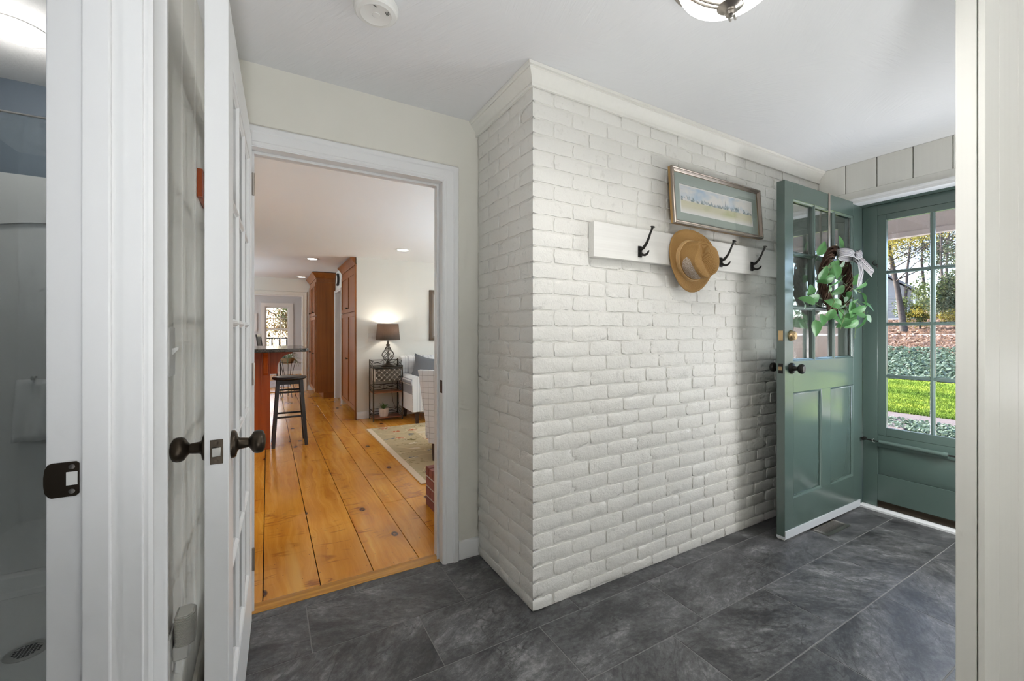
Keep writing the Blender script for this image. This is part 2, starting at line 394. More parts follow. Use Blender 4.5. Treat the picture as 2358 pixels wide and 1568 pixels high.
vd2 = m.voro(m.map(pw, (10, 15, 0)), 1.0, two=True); base = m.mix(m.math('MULTIPLY', m.ramp(vd2, [(.14, .7), (.2, 0.0)]), m.math('GREATER_THAN', m.noise(p, 5, 1), .5)), base, (.22, .17, .07))
base = m.mix(m.math('LESS_THAN', e, .05), base, (.70, .55, .40))
M['rug'] = m.done(m.bsdf(base, .95, 0, m.bump(m.noise(p, 350, 2), .5, .003), .1))
m = NT('grey_far_rug'); p = m.pos()
M['rug2'] = m.done(m.bsdf(m.mix(m.ramp(m.voro(p, 9), [(.2, 0.0), (.4, 1.0)]), (.34, .28, .30), (.52, .47, .48)), .95))
# granite counter
m = NT('dark_granite'); p = m.pos()
M['granite'] = m.done(m.bsdf(m.ramp(m.noise(p, 90, 3, .7), [(.35, (.015, .014, .013)), (.6, (.07, .06, .05)), (.75, (.16, .14, .12))]), .12, 0, None, .6))
# straw
m = NT('straw_weave'); p = m.objc(); X, Y, Z = m.xyz(p)
wv = m.n('ShaderNodeTexWave', bands_direction='DIAGONAL'); m.set(wv.inputs[0], p); wv.inputs['Scale'].default_value = 170; wv.inputs['Distortion'].default_value = .6
wv2 = m.n('ShaderNodeTexWave', bands_direction='Z'); m.set(wv2.inputs[0], p); wv2.inputs['Scale'].default_value = 230; wv2.inputs['Distortion'].default_value = .6
hh = m.math('MULTIPLY', wv.outputs[1], wv2.outputs[1])
M['straw'] = m.done(m.bsdf(m.mix(m.noise(p, 260, 3), m.mix(hh, (.24, .125, .04), (.44, .27, .10)), m.mix(hh, (.34, .19, .065), (.58, .38, .165))), .75, 0, m.bump(hh, .5, .0012), .2))
m = NT('straw_open_weave'); p = m.objc()
M['straw_open'] = m.done(m.bsdf(m.ramp(m.voro(p, 420), [(.25, (.18, .12, .08)), (.5, (.42, .33, .24)), (.75, (.60, .54, .50))]), .8, 0, m.bump(m.voro(p, 420), .8, .002), .2))
M['band'] = plain('straw_band', (.50, .32, .14), .7, 0, .1, 200, .3)
# leaves
def leafmat(name, c0, c1, back=.3):
    m = NT(name); p = m.objc(); r = m.rnd()
    col = m.mix(r, c0, c1); col = m.mix(m.noise(p, 30, 3), col, tuple(x*1.25 for x in c1))
    b = m.bsdf(col, .38, 0, None, .5); t = m.n('ShaderNodeBsdfTranslucent'); m.set(t.inputs[0], col)
    mx = m.n('ShaderNodeMixShader'); mx.inputs[0].default_value = back; m.t.links.new(b, mx.inputs[1]); m.t.links.new(t.outputs[0], mx.inputs[2])
    return m.done(mx.outputs[0])
M['leaf'] = leafmat('wreath_leaf', (.045, .15, .045), (.12, .30, .10))
M['leaf_pale'] = leafmat('wreath_pale_leaf', (.20, .32, .20), (.34, .46, .34))
M['succ'] = leafmat('succulent_leaf', (.06, .13, .04), (.11, .22, .06), .1)
M['houseplant'] = leafmat('houseplant_leaf', (.10, .17, .09), (.20, .28, .17), .2)
def foliage(name, cols, scale=40):
    m = NT(name); r = m.noise(m.pos(), scale, 1)
    col = m.ramp(r, [(.30+.40*i/(len(cols)-1), c) for i, c in enumerate(cols)], 'CONSTANT')
    b = m.bsdf(col, .6, 0, None, .3); t = m.n('ShaderNodeBsdfTranslucent'); m.set(t.inputs[0], col)
    mx = m.n('ShaderNodeMixShader'); mx.inputs[0].default_value = .35; m.t.links.new(b, mx.inputs[1]); m.t.links.new(t.outputs[0], mx.inputs[2])
    return m.done(mx.outputs[0])
M['ivy'] = foliage('ivy_leaves', [(.0397, .0680, .0397), (.0737, .1134, .0737), (.1531, .2041, .1588), (.2552, .3062, .2722)])
M['litter'] = foliage('fallen_leaves', [(.0680, .0397, .0284), (.1871, .1134, .0794), (.2835, .1985, .1531), (.2381, .1247, .0680), (.3515, .2948, .2608)])
M['yellow_fol'] = foliage('yellow_leaves', [(.1714, .1357, .0214), (.2999, .2428, .0357), (.2285, .2142, .0571), (.3927, .3284, .0857)], 8)
M['green_fol'] = foliage('green_leaves', [(.0500, .0714, .0214), (.1000, .1285, .0428), (.1571, .1785, .0714), (.0714, .1000, .0428)], 8)
M['ever_fol'] = foliage('evergreen_leaves', [(.0357, .0571, .0286), (.0714, .0928, .0500), (.1142, .1285, .0714), (.1571, .1571, .0928)], 6)
M['orange_fol'] = foliage('autumn_leaves', [(.1428, .0571, .0107), (.1857, .1214, .0285), (.1071, .0999, .0214), (.1963, .1499, .0536)], 8)
m = NT('lawn'); p = m.pos(); n1 = m.noise(m.map(p, (1, .35, 1)), 1.1, 4, .6); n2 = m.noise(p, 45, 3)
M['lawn'] = m.done(m.bsdf(m.mix(n2, m.ramp(n1, [(.35, (.0525, .1050, .0063)), (.5, (.1050, .1890, .0105)), (.62, (.1890, .2625, .0184))]), m.ramp(n1, [(.35, (.0840, .1365, .0158)), (.62, (.2205, .2520, .0473))])), .9, 0, m.bump(n2, .8, .03), .1))
M['soil'] = plain('brown_soil', (.0840, .0546, .0378), .95, 0, .3, 8, .8, dist=.03)
M['walk'] = plain('brick_path', (.0703, .0521, .0482), .85, 0, .2, 10, .4, dist=.01)
M['concrete'] = plain('pale_reflector', (.72, .71, .69), .9, 0, .05, 20, .2)  # kept pale so the unseen slab bounces sun indoors
M['asphalt'] = plain('pale_drive', (.2772, .2562, .2436), .9, 0, .06)
M['siding'] = plain('grey_siding', (.27, .265, .25), .8, 0, .03)
M['roofm'] = plain('grey_roof', (.1260, .1302, .1386), .9, 0, .1)
M['lamp_glow'] = emit('bulb_glow', (1, .93, .82), 16)
M['can_glow'] = emit('can_light_glow', (1, .96, .88), 9)
M['dome_glow'] = emit('dome_light_glow', (1, .985, .95), 2.6)
print('materials ok')
# ================================================================== SETTING
H = 2.28; HL = 2.17; HK = 2.20
BX, BY, IY = .97, 1.50, 2.035            # brick outer corner x, brick long face y, doorway wall y
EX = 3.35                                 # entry plank wall

# ---- mudroom floor: grout bed with slate tiles
g = MB(); g.box(-.335, 3.46, -1.85, BY+.05, -.10, -.0012); g.box(-.335, BX+.05, BY+.05, 2.068, -.10, -.0012)
floor = struct('floor', g, M['grout'], 'dark slate tile floor of the entry hall', 'floor')
TW, TD, GJ = .61, .30, .0038
rows = {2.01: .345, 1.71: .143, 1.41: .541, 1.11: .94, .81: 1.3577, .51: 1.765, .21: .94, -.09: .137, -.39: .541, -.69: .94, -.99: .137, -1.29: .541, -1.59: .94, -1.89: .137}
def clip(a, b): return (max(a[0], b[0]), min(a[1], b[1]), max(a[2], b[2]), min(a[3], b[3]))
RA = (-.21, 3.455, -1.79, BY-.004); RB = (-.21, BX-.004, BY-.004, 2.066)
for y0, off in rows.items():
    k0 = math.floor((-.3-off)/TW)
    for k in range(k0, k0+9):
        x0 = off+k*TW
        T = (x0+GJ/2, x0+TW-GJ/2, y0+GJ/2, y0+TD-GJ/2)
        b = MB(); n = 0
        for R_ in (RA, RB):
            c = clip(T, R_)
            if c[1]-c[0] > .012 and c[3]-c[2] > .0119: b.box(c[0], c[1], c[2], c[3], -.008, random.uniform(-.0004, .0004) if False else 0.0); n += 1
        if n: obj('floor_tile', b.mesh('floor_tile', M['slate'], 0), floor, bevel=.0012 if n == 1 else 0)

# ---- oak threshold
struct('trim_threshold', MB().prism([(2.067, -.01), (2.067, .001), (2.073, .006), (2.132, .006), (2.142, .0015), (2.142, -.01)], 'x', -.075, .78), M['oak'],
       'oak threshold strip between slate tiles and pine boards', 'threshold')
# ---- living room floor of wide pine planks
g = MB(); g.box(-2.6, 4.3, 2.142, 9.36, -.10, -.0095)
lfloor = struct('floor', g, M['gap'], 'wide amber pine board floor beyond the doorway', 'floor')
seams = [-2.6, -2.36, -2.12, -1.89, -1.65, -1.42, -1.18, -.95, -.72, -.485, -.25, -.018, .214, .452, .683, .835, 1.06, 1.29, 1.53, 1.77, 2.0, 2.24, 2.48, 2.72, 2.96, 3.2, 3.44, 3.68, 3.92, 4.16, 4.3]
butts = {10: [3.2, 5.9], 11: [6.4], 12: [7.0], 13: [5.3, 8.2], 14: [2.95, 5.0, 7.4], 15: [2.95, 5.1]}
for i in range(len(seams)-1):
    x0, x1 = seams[i], seams[i+1]
    ys = [2.142]+sorted(butts.get(i, [random.uniform(3.4, 5), random.uniform(6.2, 7.6)]))+[9.36]
    for a, b_ in zip(ys[:-1], ys[1:]):
        gp = random.uniform(.0012, .0026)
        obj('plank', MB().box(x0+gp, x1-gp, a+.0006, b_-.0006, -.010, 0).mesh('plank', M['pine'], 0), lfloor, bevel=.0012)
g = MB(); g.box(-2.6, 2.2, 9.36, 13.1, -.10, -.006)
ffloor = struct('floor', g, M['gap'], 'pine board floor of the far room behind the kitchen', 'floor')
for i in range(20):
    x0 = -2.6+i*.24
    obj('plank', MB().box(x0+.0015, x0+.2385, 9.40, 13.05, -.006, 0).mesh('plank', M['pine'], 0), ffloor)
struct('trim_sill', MB().box(-1.3, .6, 9.28, 9.42, -.01, .012), M['oak'], 'oak saddle under the far cased opening', 'threshold')

# ---- bathroom floor
struct('floor', MB().box(-1.45, -.335, -.2, 1.72, -.1, 0), M['shower'], 'pale bathroom floor left of the door jamb', 'floor')

# ---- ceilings
struct('ceiling', MB().box(-.34, 3.48, -1.9, 2.15, H, H+.12), M['ceiling'], 'white swirl-textured plaster ceiling of the entry hall', 'ceiling')
struct('ceiling', MB().box(-1.5, -.34, -.25, 2.80, H, H+.12), M['ceiling3'], 'rough white bathroom ceiling', 'ceiling')
edge = [(1.2, 5.95), (1.03, 5.96), (.7, 6.22), (.3, 6.46), (-.3, 6.72), (-1.2, 6.95), (-2.65, 7.1)]
struct('ceiling', MB().prism([(-2.65, 2.80), (-.336, 2.80), (-.336, 2.14), (4.35, 2.14), (4.35, 5.95)]+edge, 'z', HL, HK+.1), M['ceiling2'], 'smooth bright white ceiling of the living room', 'ceiling')
struct('ceiling', MB().box(-2.65, 2.3, 5.9, 9.4, HK, HK+.12), M['ceiling2'], 'white kitchen ceiling beyond the living room', 'ceiling')
struct('ceiling', MB().box(-2.65, 2.3, 9.4, 13.2, HK, HK+.12), M['ceiling2'], 'white ceiling of the far room', 'ceiling')

# ---- walls (hall)
wl = MB(); wl.box(-.335, -.215, 1.085, 2.14, 0, H); wl.box(-.335, -.215, -1.9, .22, 0, H); wl.box(-.335, -.215, .22, 1.085, 1.985, H)
wleft = struct('wall_left', wl, M['cream'], 'cream board wall beside the white glass door', 'wall')
# v-grooved boards on it
yb = [1.06]
bnds = [1.09, 1.215, 1.455, 1.695, 1.935, 2.03]
for a, b_ in zip(bnds[:-1], bnds[1:]):
    q = MB().prism([(-.215, a+.001), (-.209, a+.001), (-.203, a+.008), (-.203, b_-.008), (-.209, b_-.001), (-.215, b_-.001)], 'z', .09, H)
    obj('board', q.mesh('board', M['cream_board'], 20), wleft)
struct('baseboard_left', MB().prism([(-.203, 0), (-.186, 0), (-.186, .075), (-.192, .088), (-.203, .092)], 'y', 1.205, 2.03), M['cream'], 'cream baseboard under the board wall by the glass door', 'baseboard')
wb = MB(); wb.box(-.335, -.08, IY, 2.14, 0, H); wb.box(.785, BX+.1, IY, 2.14, 0, H); wb.box(-.08, .785, IY, 2.14, 1.95, H)
struct('wall_back', wb, M['cream'], 'cream wall around the doorway to the living room', 'wall')
# plank wall with the entry door
wr = MB(); wr.box(EX, 3.47, 1.305, BY+.3, 0, H); wr.box(EX, 3.47, -1.9, .375, 0, H); wr.box(EX, 3.47, .375, 1.305, 2.045, H)
wright = struct('wall_right', wr, M['cream_board'], 'cream plank wall above the green entry door', 'wall')
gy = [.36, .475, .648, .821, .991, 1.164, 1.331, 1.497]
for a, b_ in zip(gy[:-1], gy[1:]):
    obj('plank', MB().box(EX-.018, EX-.0005, a+.0025, b_-.0025, 2.092, H-.001).mesh('plank', M['cream_board'], 0), wright, bevel=.0015)
obj('head_board', MB().box(EX-.0165, EX-.0005, .366, 1.497, 2.036, 2.0915).mesh('head_board', M['cream_board'], 0), wright, bevel=.001)
obj('side_board', MB().box(EX-.0165, EX-.0005, 1.312, 1.497, 0, 2.0355).mesh('side_board', M['cream_board'], 0), wright, bevel=.001)
# near plank partition right of the camera
NX, NY0, NY1 = 1.5, .326, .365
wn = struct('wall_near', MB().box(NX+.02, 2.3, NY0+.0, NY1-.002, 0, H), M['dark'], 'cream vertical plank partition at the right edge', 'wall')
obj('end_board', MB().box(NX, NX+.02, NY0+.0025, NY1, 0, H).mesh('end_board', M['cream_board'], 0), wn, bevel=.0015)
xs = [NX+.0005, 1.618, 1.80, 1.985, 2.15, 2.30]
for a, b_ in zip(xs[:-1], xs[1:]):
    obj('plank', MB().box(a+.0008, b_-.0008, NY0-.012, NY0, 0, H).mesh('plank', M['cream_board'], 0), wn, bevel=.0012)
obj('panelling', MB().box(NX+.021, 2.3, NY1-.0015, NY1+.0005, 0, H).mesh('panelling', M['cream_board'], 0), wn)
# walls behind the camera
struct('wall_rear', MB().box(-.335, 3.47, -1.9, -1.8, 0, H), M['cream'], 'cream wall behind the viewer', 'wall')
# ---- bathroom shell
ba = MB(); ba.box(-1.45, -1.33, -.2, 2.8, 0, H); ba.box(-1.45, -.335, 2.70, 2.8, 0, H); ba.box(-1.45, -.335, -.25, -.2, 0, H); ba.box(-.36, -.336, 1.72, 2.70, 0, H)
lv_side = MB().box(-.336, -.330, 2.14, 2.84, 0, HK); struct('wall_return', lv_side, M['living_wall'], 'warm white return wall inside the living room doorway', 'wall'); struct('wall_bathroom', ba, M['blue_wall'], 'slate blue bathroom wall above the shower', 'wall')
# ---- living and kitchen shell
lv = MB(); lv.box(1.031, 4.3, 5.95, 5.962, 0, HK)
struct('wall_living', lv, M['living_wall'], 'warm white living room wall behind the lit lamp', 'wall')
for nm, bx4, lb in (('wall_living_right', (4.3, 4.4, 2.1, 6.05), 'warm white right wall of the living room'), ('wall_living_left', (-2.7, -2.6, 2.0, 13.2), 'warm white left wall of living room and kitchen'),
                    ('wall_fireplace', (BX+.1, 4.4, 2.06, 2.14), 'warm white fireplace wall behind the brick hearth'), ('wall_living_near', (-2.7, -1.46, 2.06, 2.14), 'warm white wall left of the living room doorway'), ('wall_living_near', (-1.46, -.335, 2.802, 2.84), 'warm white closet wall left of the living room doorway')):
    struct(nm, MB().box(*bx4, 0, HK), M['living_wall'], lb, 'wall')
kw = MB(); kw.box(1.04, 1.12, 8.02, 9.3, 0, HK); kw.box(1.04, 1.12, 7.25, 8.02, 1.86, HK); kw.box(1.04, 1.12, 7.25, 7.3, 0, HK)
kw.box(2.1, 2.2, 6.0, 9.4, 0, HK); kw.box(1.12, 2.2, 7.16, 7.22, 0, HK)
struct('wall_kitchen', kw, M['living_wall'], 'white wall between the two tall cherry cabinets', 'wall')
kb = MB(); kb.box(.60, 2.2, 9.3, 9.4, 0, HK); kb.box(-2.6, -1.3, 9.3, 9.4, 0, HK); kb.box(-1.3, .60, 9.3, 9.4, 1.87, HK)
struct('wall_kitchen_end', kb, M['cream'], 'cream kitchen end wall with a wide cased opening', 'wall')
fw = MB(); FWX0, FWX1, FWZ0, FWZ1 = -.06, .51, .62, 1.83
fw.box(-2.6, FWX0, 13.0, 13.1, 0, HK); fw.box(FWX1, 2.3, 13.0, 13.1, 0, HK); fw.box(FWX0, FWX1, 13.0, 13.1, 0, FWZ0); fw.box(FWX0, FWX1, 13.0, 13.1, FWZ1, HK); fw.box(2.2, 2.3, 9.4, 13.1, 0, HK)
struct('wall_far', fw, M['grey_wall'], 'pale grey far wall around the small-paned window', 'wall')

# ---- baseboards
bb = [(0, 0), (.014, 0), (.014, .075), (.009, .088), (0, .092)]
def base(name, pts, label, mat='white'):
    struct(name, MB().sweep(pts, (0, 0, 1), [(-a, b) for a, b in bb]), M[mat], label, 'baseboard')
base('baseboard_back', [(.97, IY, 0), (.852, IY, 0)][::-1], 'short white baseboard between door casing and painted brick')
base('baseboard_living', [(4.29, 5.95, 0), (1.034, 5.95, 0)][::-1], 'white baseboard under the lit lamp wall')
base('baseboard_kitchen', [(.68, 9.3, 0), (1.04, 9.3, 0)], 'white baseboard below the kitchen outlet')
base('baseboard_far', [(-2.5, 13.0, 0), (2.2, 13.0, 0)], 'white baseboard along the far grey wall')

# ---- crown moulding on the brick (swept, mitred)
cp = [(0, -.078), (.011, -.078), (.013, -.068), (.008, -.066), (.009, -.058), (.018, -.042), (.031, -.025), (.036, -.021), (.036, -.014), (.044, -.012), (.047, -.001), (0, -.001)]
tr = MB().sweep([(EX-.019, BY-.008, H), (BX-.008, BY-.008, H), (BX-.008, IY, H)], (0, 0, 1), cp)
struct('trim_crown', tr, M['cream_board'], 'cream crown moulding along the top of the painted brick', 'moulding', 25)

# ---- casings
csp = [(0, 0), (0, .011), (.006, .015), (.014, .015), (.018, .012), (.050, .017), (.056, .022), (.074, .022), (.080, .016), (.080, 0)]
def casing(name, path, nrm, label, prof=csp, mat='white', jamb=None):
    t = MB().sweep(path, nrm, prof)
    o = struct(name, t, M[mat], label, 'door frame', 28); return o
# living doorway, hall side. travel so that the left of travel points away from the opening (n = -Y)
JX0, JX1, JZ = -.06, .765, 1.935
o = casing('trim_doorway', [(JX1+.005, IY, 0), (JX1+.005, IY, JZ+.005), (JX0-.005, IY, JZ+.005), (JX0-.005, IY, 0)][::-1], (0, -1, 0), 'white moulded door casing around the living room doorway')
j = MB(); j.box(JX1, JX1+.019, IY-.008, 2.148, 0, JZ+.018); j.box(JX0-.019, JX0, IY-.008, 2.148, 0, JZ+.018); j.box(JX0, JX1, IY-.008, 2.148, JZ, JZ+.018)
part(o, 'jamb', j, M['white'], bevel=.0012)
st = MB(); st.box(JX1-.012, JX1-.0002, IY+.042, 2.08, .006, JZ-.0002); st.box(JX0+.0002, JX0+.012, IY+.042, 2.08, .006, JZ-.0002); st.box(JX0+.012, JX1-.012, IY+.042, 2.08, JZ-.012, JZ-.0002)
part(o, 'door_stop', st, M['white'], bevel=.001)
pl = MB().prism([(.868, 2.045), (.882, 2.041), (.918, 2.041), (.932, 2.045), (.932, 2.070), (.918, 2.074), (.882, 2.074), (.868, 2.070)], 'x', 0, .0015)
pl = MB().box(JX1-.0018, JX1-.0002, IY-.006, IY+.024, .865, .930)
part(o, 'strike_plate', pl, M['bronze'], bevel=.004, label='dark bronze strike plate on the jamb')
part(o, 'living_casing', MB().sweep([(JX1+.005, 2.14, 0), (JX1+.005, 2.14, JZ+.005), (JX0-.005, 2.14, JZ+.005), (JX0-.005, 2.14, 0)], (0, 1, 0), csp), M['white'], 28)
# bathroom doorway in the left wall: opening y .24..1.06
o = casing('trim_bathroom', [(-.215, 1.068, 0), (-.215, 1.068, 1.973), (-.215, .232, 1.973), (-.215, .232, 0)][::-1], (1, 0, 0), 'white bathroom door jamb and casing at the left edge',
           [(0, 0), (0, .014), (.005, .020), (.016, .020), (.020, .016), (.075, .024), (.082, .029), (.100, .029), (.108, .022), (.108, 0)])
j = MB(); j.box(-.340, -.208, 1.061, 1.084, 0, 1.984); j.box(-.340, -.208, .221, .239, 0, 1.984); j.box(-.340, -.208, .239, 1.061, 1.966, 1.984)
part(o, 'jamb', j, M['white'], bevel=.002)
st = MB(); st.box(-.292, -.252, 1.050, 1.0608, 0, 1.966); st.box(-.292, -.252, .2392, .250, 0, 1.966); st.box(-.292, -.252, .25, 1.05, 1.955, 1.966)
part(o, 'door_stop', st, M['white'], bevel=.003)
sp = MB(); sp.prism([(-.3425, .906), (-.341, .892), (-.336, .884), (-.332, .882), (-.300, .882), (-.296, .886), (-.296, .940), (-.300, .944), (-.332, .944), (-.337, .942), (-.341, .934), (-.3425, .920)], 'y', 1.0592, 1.0608)
k = part(o, 'strike_plate', sp, M['bronze'], label='dark bronze strike plate on the white jamb')
part(k, 'strike_hole', MB().box(-.3135, -.2985, 1.0588, 1.0595, .902, .926), M['plastic'], bevel=.002)
for zz in (.891, .935):
    part(k, 'screw', MB().lathe([(.0045, 0), (.0045, .0008), (.001, .0011)], 10, Matrix.Translation((-.306, 1.0592, zz)) @ Matrix.Rotation(PI/2, 4, 'X')), M['nickel'])
# entry door frame
o = struct('trim_entry', MB().sweep([(EX-.017, 1.318, 0), (EX-.017, 1.318, 2.03), (EX-.017, .372, 2.03), (EX-.017, .372, 0)], (-1, 0, 0), [(0, 0), (0, .008), (.006, .011), (.014, .011), (.018, .004), (.018, 0)]), M['white'],
           'white head trim and jamb of the green entry door', 'door frame', 28)
for ja, jb, mm in ((EX-.017, 3.425, 'white'), (3.4255, 3.56, 'green')):
    j = MB(); j.box(ja, jb, .372, .388, 0, 2.03); j.box(ja, jb, 1.302, 1.318, 0, 2.03); j.box(ja, jb, .388, 1.302, 2.014, 2.03)
    part(o, 'jamb', j, M[mm], bevel=.001)
part(o, 'sill', MB().prism([(3.448, -.01), (3.448, .012), (3.458, .018), (3.56, .012), (3.56, -.01)], 'y', .388, 1.302), M['white'])
# cased opening at the kitchen end, kitchen side doorway
o = casing('trim_opening', [(-1.3, 9.3, 0), (-1.3, 9.3, 1.87), (.60, 9.3, 1.87), (.60, 9.3, 0)], (0, -1, 0), 'cream casing of the wide opening behind the bar counter', [(a*.95, b) for a, b in csp], 'cream')
part(o, 'jamb', MB().box(.588, .6, 9.29, 9.41, 0, 1.87).box(-1.3, -1.288, 9.29, 9.41, 0, 1.87).box(-1.288, .588, 9.29, 9.41, 1.858, 1.87), M['white'])
o = casing('trim_side_doorway', [(1.04, 8.02, 0), (1.04, 8.02, 1.86), (1.04, 7.30, 1.86), (1.04, 7.30, 0)], (-1, 0, 0), 'white casing of the doorway between the tall cherry cabinets', [(a*.25, b) for a, b in csp])
part(o, 'jamb', MB().box(1.03, 1.13, 8.005, 8.02, 0, 1.86).box(1.03, 1.13, 7.30, 7.315, 0, 1.86).box(1.03, 1.13, 7.315, 8.005, 1.845, 1.86), M['white'])

# ================================================================== PAINTED BRICK
def hf_brick(L, Hh, seed, open_l=True, open_r=True, proud=.008):
    """rough brick face: x 0..L, z 0..Hh, outward -y; edges roll back into the joint"""
    r = random.Random(seed); nx = max(4, int(L/.024)); nz = 4; vs = []; fs = []
    J = .0045
    corner = [r.uniform(0, 1) for _ in range(4)]
    tilt = r.uniform(-.0022, .0022); tiltz = r.uniform(-.0012, .0012)
    for j in range(-1, nz+2):
        for i in range(-1, nx+2):
            ii = min(max(i, 0), nx); jj = min(max(j, 0), nz); u = ii/nx; v = jj/nz
            x = J+(L-2*J)*u; z = J+(Hh-2*J)*v; y = -proud+tilt*(u-.5)*2+tiltz*(v-.5)*2
            ring = i in (-1, nx+1) or j in (-1, nz+1)
            edge = ii in (0, nx) or jj in (0, nz)
            if not ring:
                y += r.uniform(-.0010, .0010)
                if edge:
                    y += r.uniform(.0008, .0030)+(.003 if r.random() < .12 else 0)
                    x += r.uniform(-.0022, .0022); z += r.uniform(-.0020, .0020)
                    if ii in (0, nx) and jj in (0, nz): y += .0015; x += (.003 if ii == 0 else -.003); z += (.002 if jj == 0 else -.002)
            else:
                x += (-.0025 if i == -1 else (.0025 if i == nx+1 else 0)); z += (-.002 if j == -1 else (.002 if j == nz+1 else 0)); y = .005
            if not open_l and i <= 0:
                x = 0 if i <= 0 else x; y = -proud if i == 0 else -proud
            if not open_r and i >= nx:
                x = L; y = -proud
            vs.append((x, y, z))
    w_ = nx+3
    for j in range(nz+2):
        for i in range(nx+2): fs.append((j*w_+i, j*w_+i+1, (j+1)*w_+i+1, (j+1)*w_+i))
    return vs, fs
def brick_mesh(L, Hh, seed):
    b = MB(); vs, fs = hf_brick(L, Hh, seed); b.add(vs, fs); return b.mesh('brick', M['brick'], 50, fix=False)
def corner_mesh(LX, LY, Hh, seed):
    # local origin at the outer corner; +x along the long face, +y along the short face; outward faces -y and -x
    b = MB(); P_ = .008
    vs, fs = hf_brick(LX+P_, Hh, seed, open_l=False); b.add([(x-P_, y, z) for x, y, z in vs], fs)
    vs, fs = hf_brick(LY+P_, Hh, seed+991, open_r=False)
    b.add([(y, (LY+P_-x)-P_, z) for x, y, z in vs], fs)
    return b.mesh('brick', M['brick'], 50, fix=False)
CH = .0676; Z0 = .051
courses = [(0, Z0)]+[(Z0+CH*k, Z0+CH*(k+1)) for k in range(32)]
courses = [(a, min(b, H-.012)) for a, b in courses if a < H-.02]
core = MB(); core.box(BX-.003, EX+.1, BY-.002, BY+.03, -.01, H); core.box(BX+.02, EX+.1, BY+.03, 2.05, -.01, H)
wfront = struct('wall_front', core, M['mortar'], 'long painted brick wall under the coat rack', 'brick wall')
wside = struct('wall_side', MB().box(BX-.0024, BX+.02, BY-.0015, 2.028, 0, H), M['mortar'], 'short painted brick return wall beside the doorway', 'brick wall')
cache = {}
def cached(L, Hh, v):
    k = (round(L, 3), round(Hh, 4), v)
    if k not in cache: cache[k] = brick_mesh(k[0], k[1], hash(k) & 0xffff)
    return cache[k]
LENS = [.196, .200, .203, .206]
long_list = []
for ci, (za, zb) in enumerate(courses):
    Hh = round(zb-za, 4); full = ci % 2 == 1
    lx, ly = (.203, .1) if full else (.1, .203)
    me = corner_mesh(lx, ly, Hh, ci*13+5)
    long_list.append((me, (BX, BY, za), 0))
    x = BX+lx; n = 0
    while x < EX-.02:
        L = random.choice(LENS)
        if random.random() < .06: L = random.choice([.10, .15])
        if x+L > EX-.02-.05: L = EX-.02-x
        if L < .03: break
        long_list.append((cached(L, Hh, random.randrange(6)), (x, BY, za), L)); x += L
    y = BY+ly
    while y < 2.02:
        L = random.choice(LENS)
        if y+L > 2.026-.04: L = 2.026-y
        if L < .02: break
        o = obj('brick', cached(L, Hh, random.randrange(6)), wside, (BX, y+L, za), (0, 0, -PI/2)); y += L
# the bricks in view are parts; those in the shade behind the open green door are joined
vis = [t for t in long_list if t[1][0] < 2.74]; hid = [t for t in long_list if t[1][0] >= 2.74]
vis.sort(key=lambda t: t[1][0]); hid += vis[300:]; vis = vis[:300]
for me, loc, L in vis: obj('brick', me, wfront, loc)
hb = MB()
for me, loc, L in hid:
    hb.add([(v.co.x+loc[0], v.co.y+loc[1], v.co.z+loc[2]) for v in me.vertices], [tuple(p.vertices) for p in me.polygons])
o = obj('bricks_behind_door', hb.mesh('bricks_behind_door', M['brick'], 50, fix=False), wfront); o['kind'] = 'stuff'
print('structure ok', len(vis), len(hid))
#@@DOORS
# ================================================================== DOORS
RX = lambda a: Matrix.Rotation(a, 4, 'X')
RY = lambda a: Matrix.Rotation(a, 4, 'Y')
TR = lambda x, y, z: Matrix.Translation((x, y, z))
knob_prof = [(.001, 0), (.033, 0), (.033, .006), (.030, .010), (.018, .013), (.014, .017), (.0125, .030), (.0115, .036), (.017, .041), (.0255, .046), (.0285, .053), (.0285, .060), (.0265, .066), (.022, .069), (.020, .068), (.018, .071), (.001, .073)]
def knob(parent, x, y, z, out, mat, s=1.0):
    prof = [(r*s, h*s) for r, h in knob_prof]
    return part(parent, 'door_knob', MB().lathe(prof, 28, TR(x, y, z) @ RX(PI/2 if out < 0 else -PI/2)), mat, 40)
def ring_frame(t, x0, x1, z0, z1, v0, v1, mat, name, w=.012):
    """ogee sticking around an opening on both faces"""
    for n_, vb, sg in ((name, v1, -1), (name, v0, 1)):
        pth = [(x0, vb, z0), (x1, vb, z0), (x1, vb, z1), (x0, vb, z1)]
        q = MB().sweep(pth if sg > 0 else pth[::-1], (0, -sg, 0), [(0, 0), (w*.35, -.002), (w*.6, -.006), (w, -.008), (w, -.014), (0, -.014)], closed=True)
        part(t, n_, q, mat, 30)

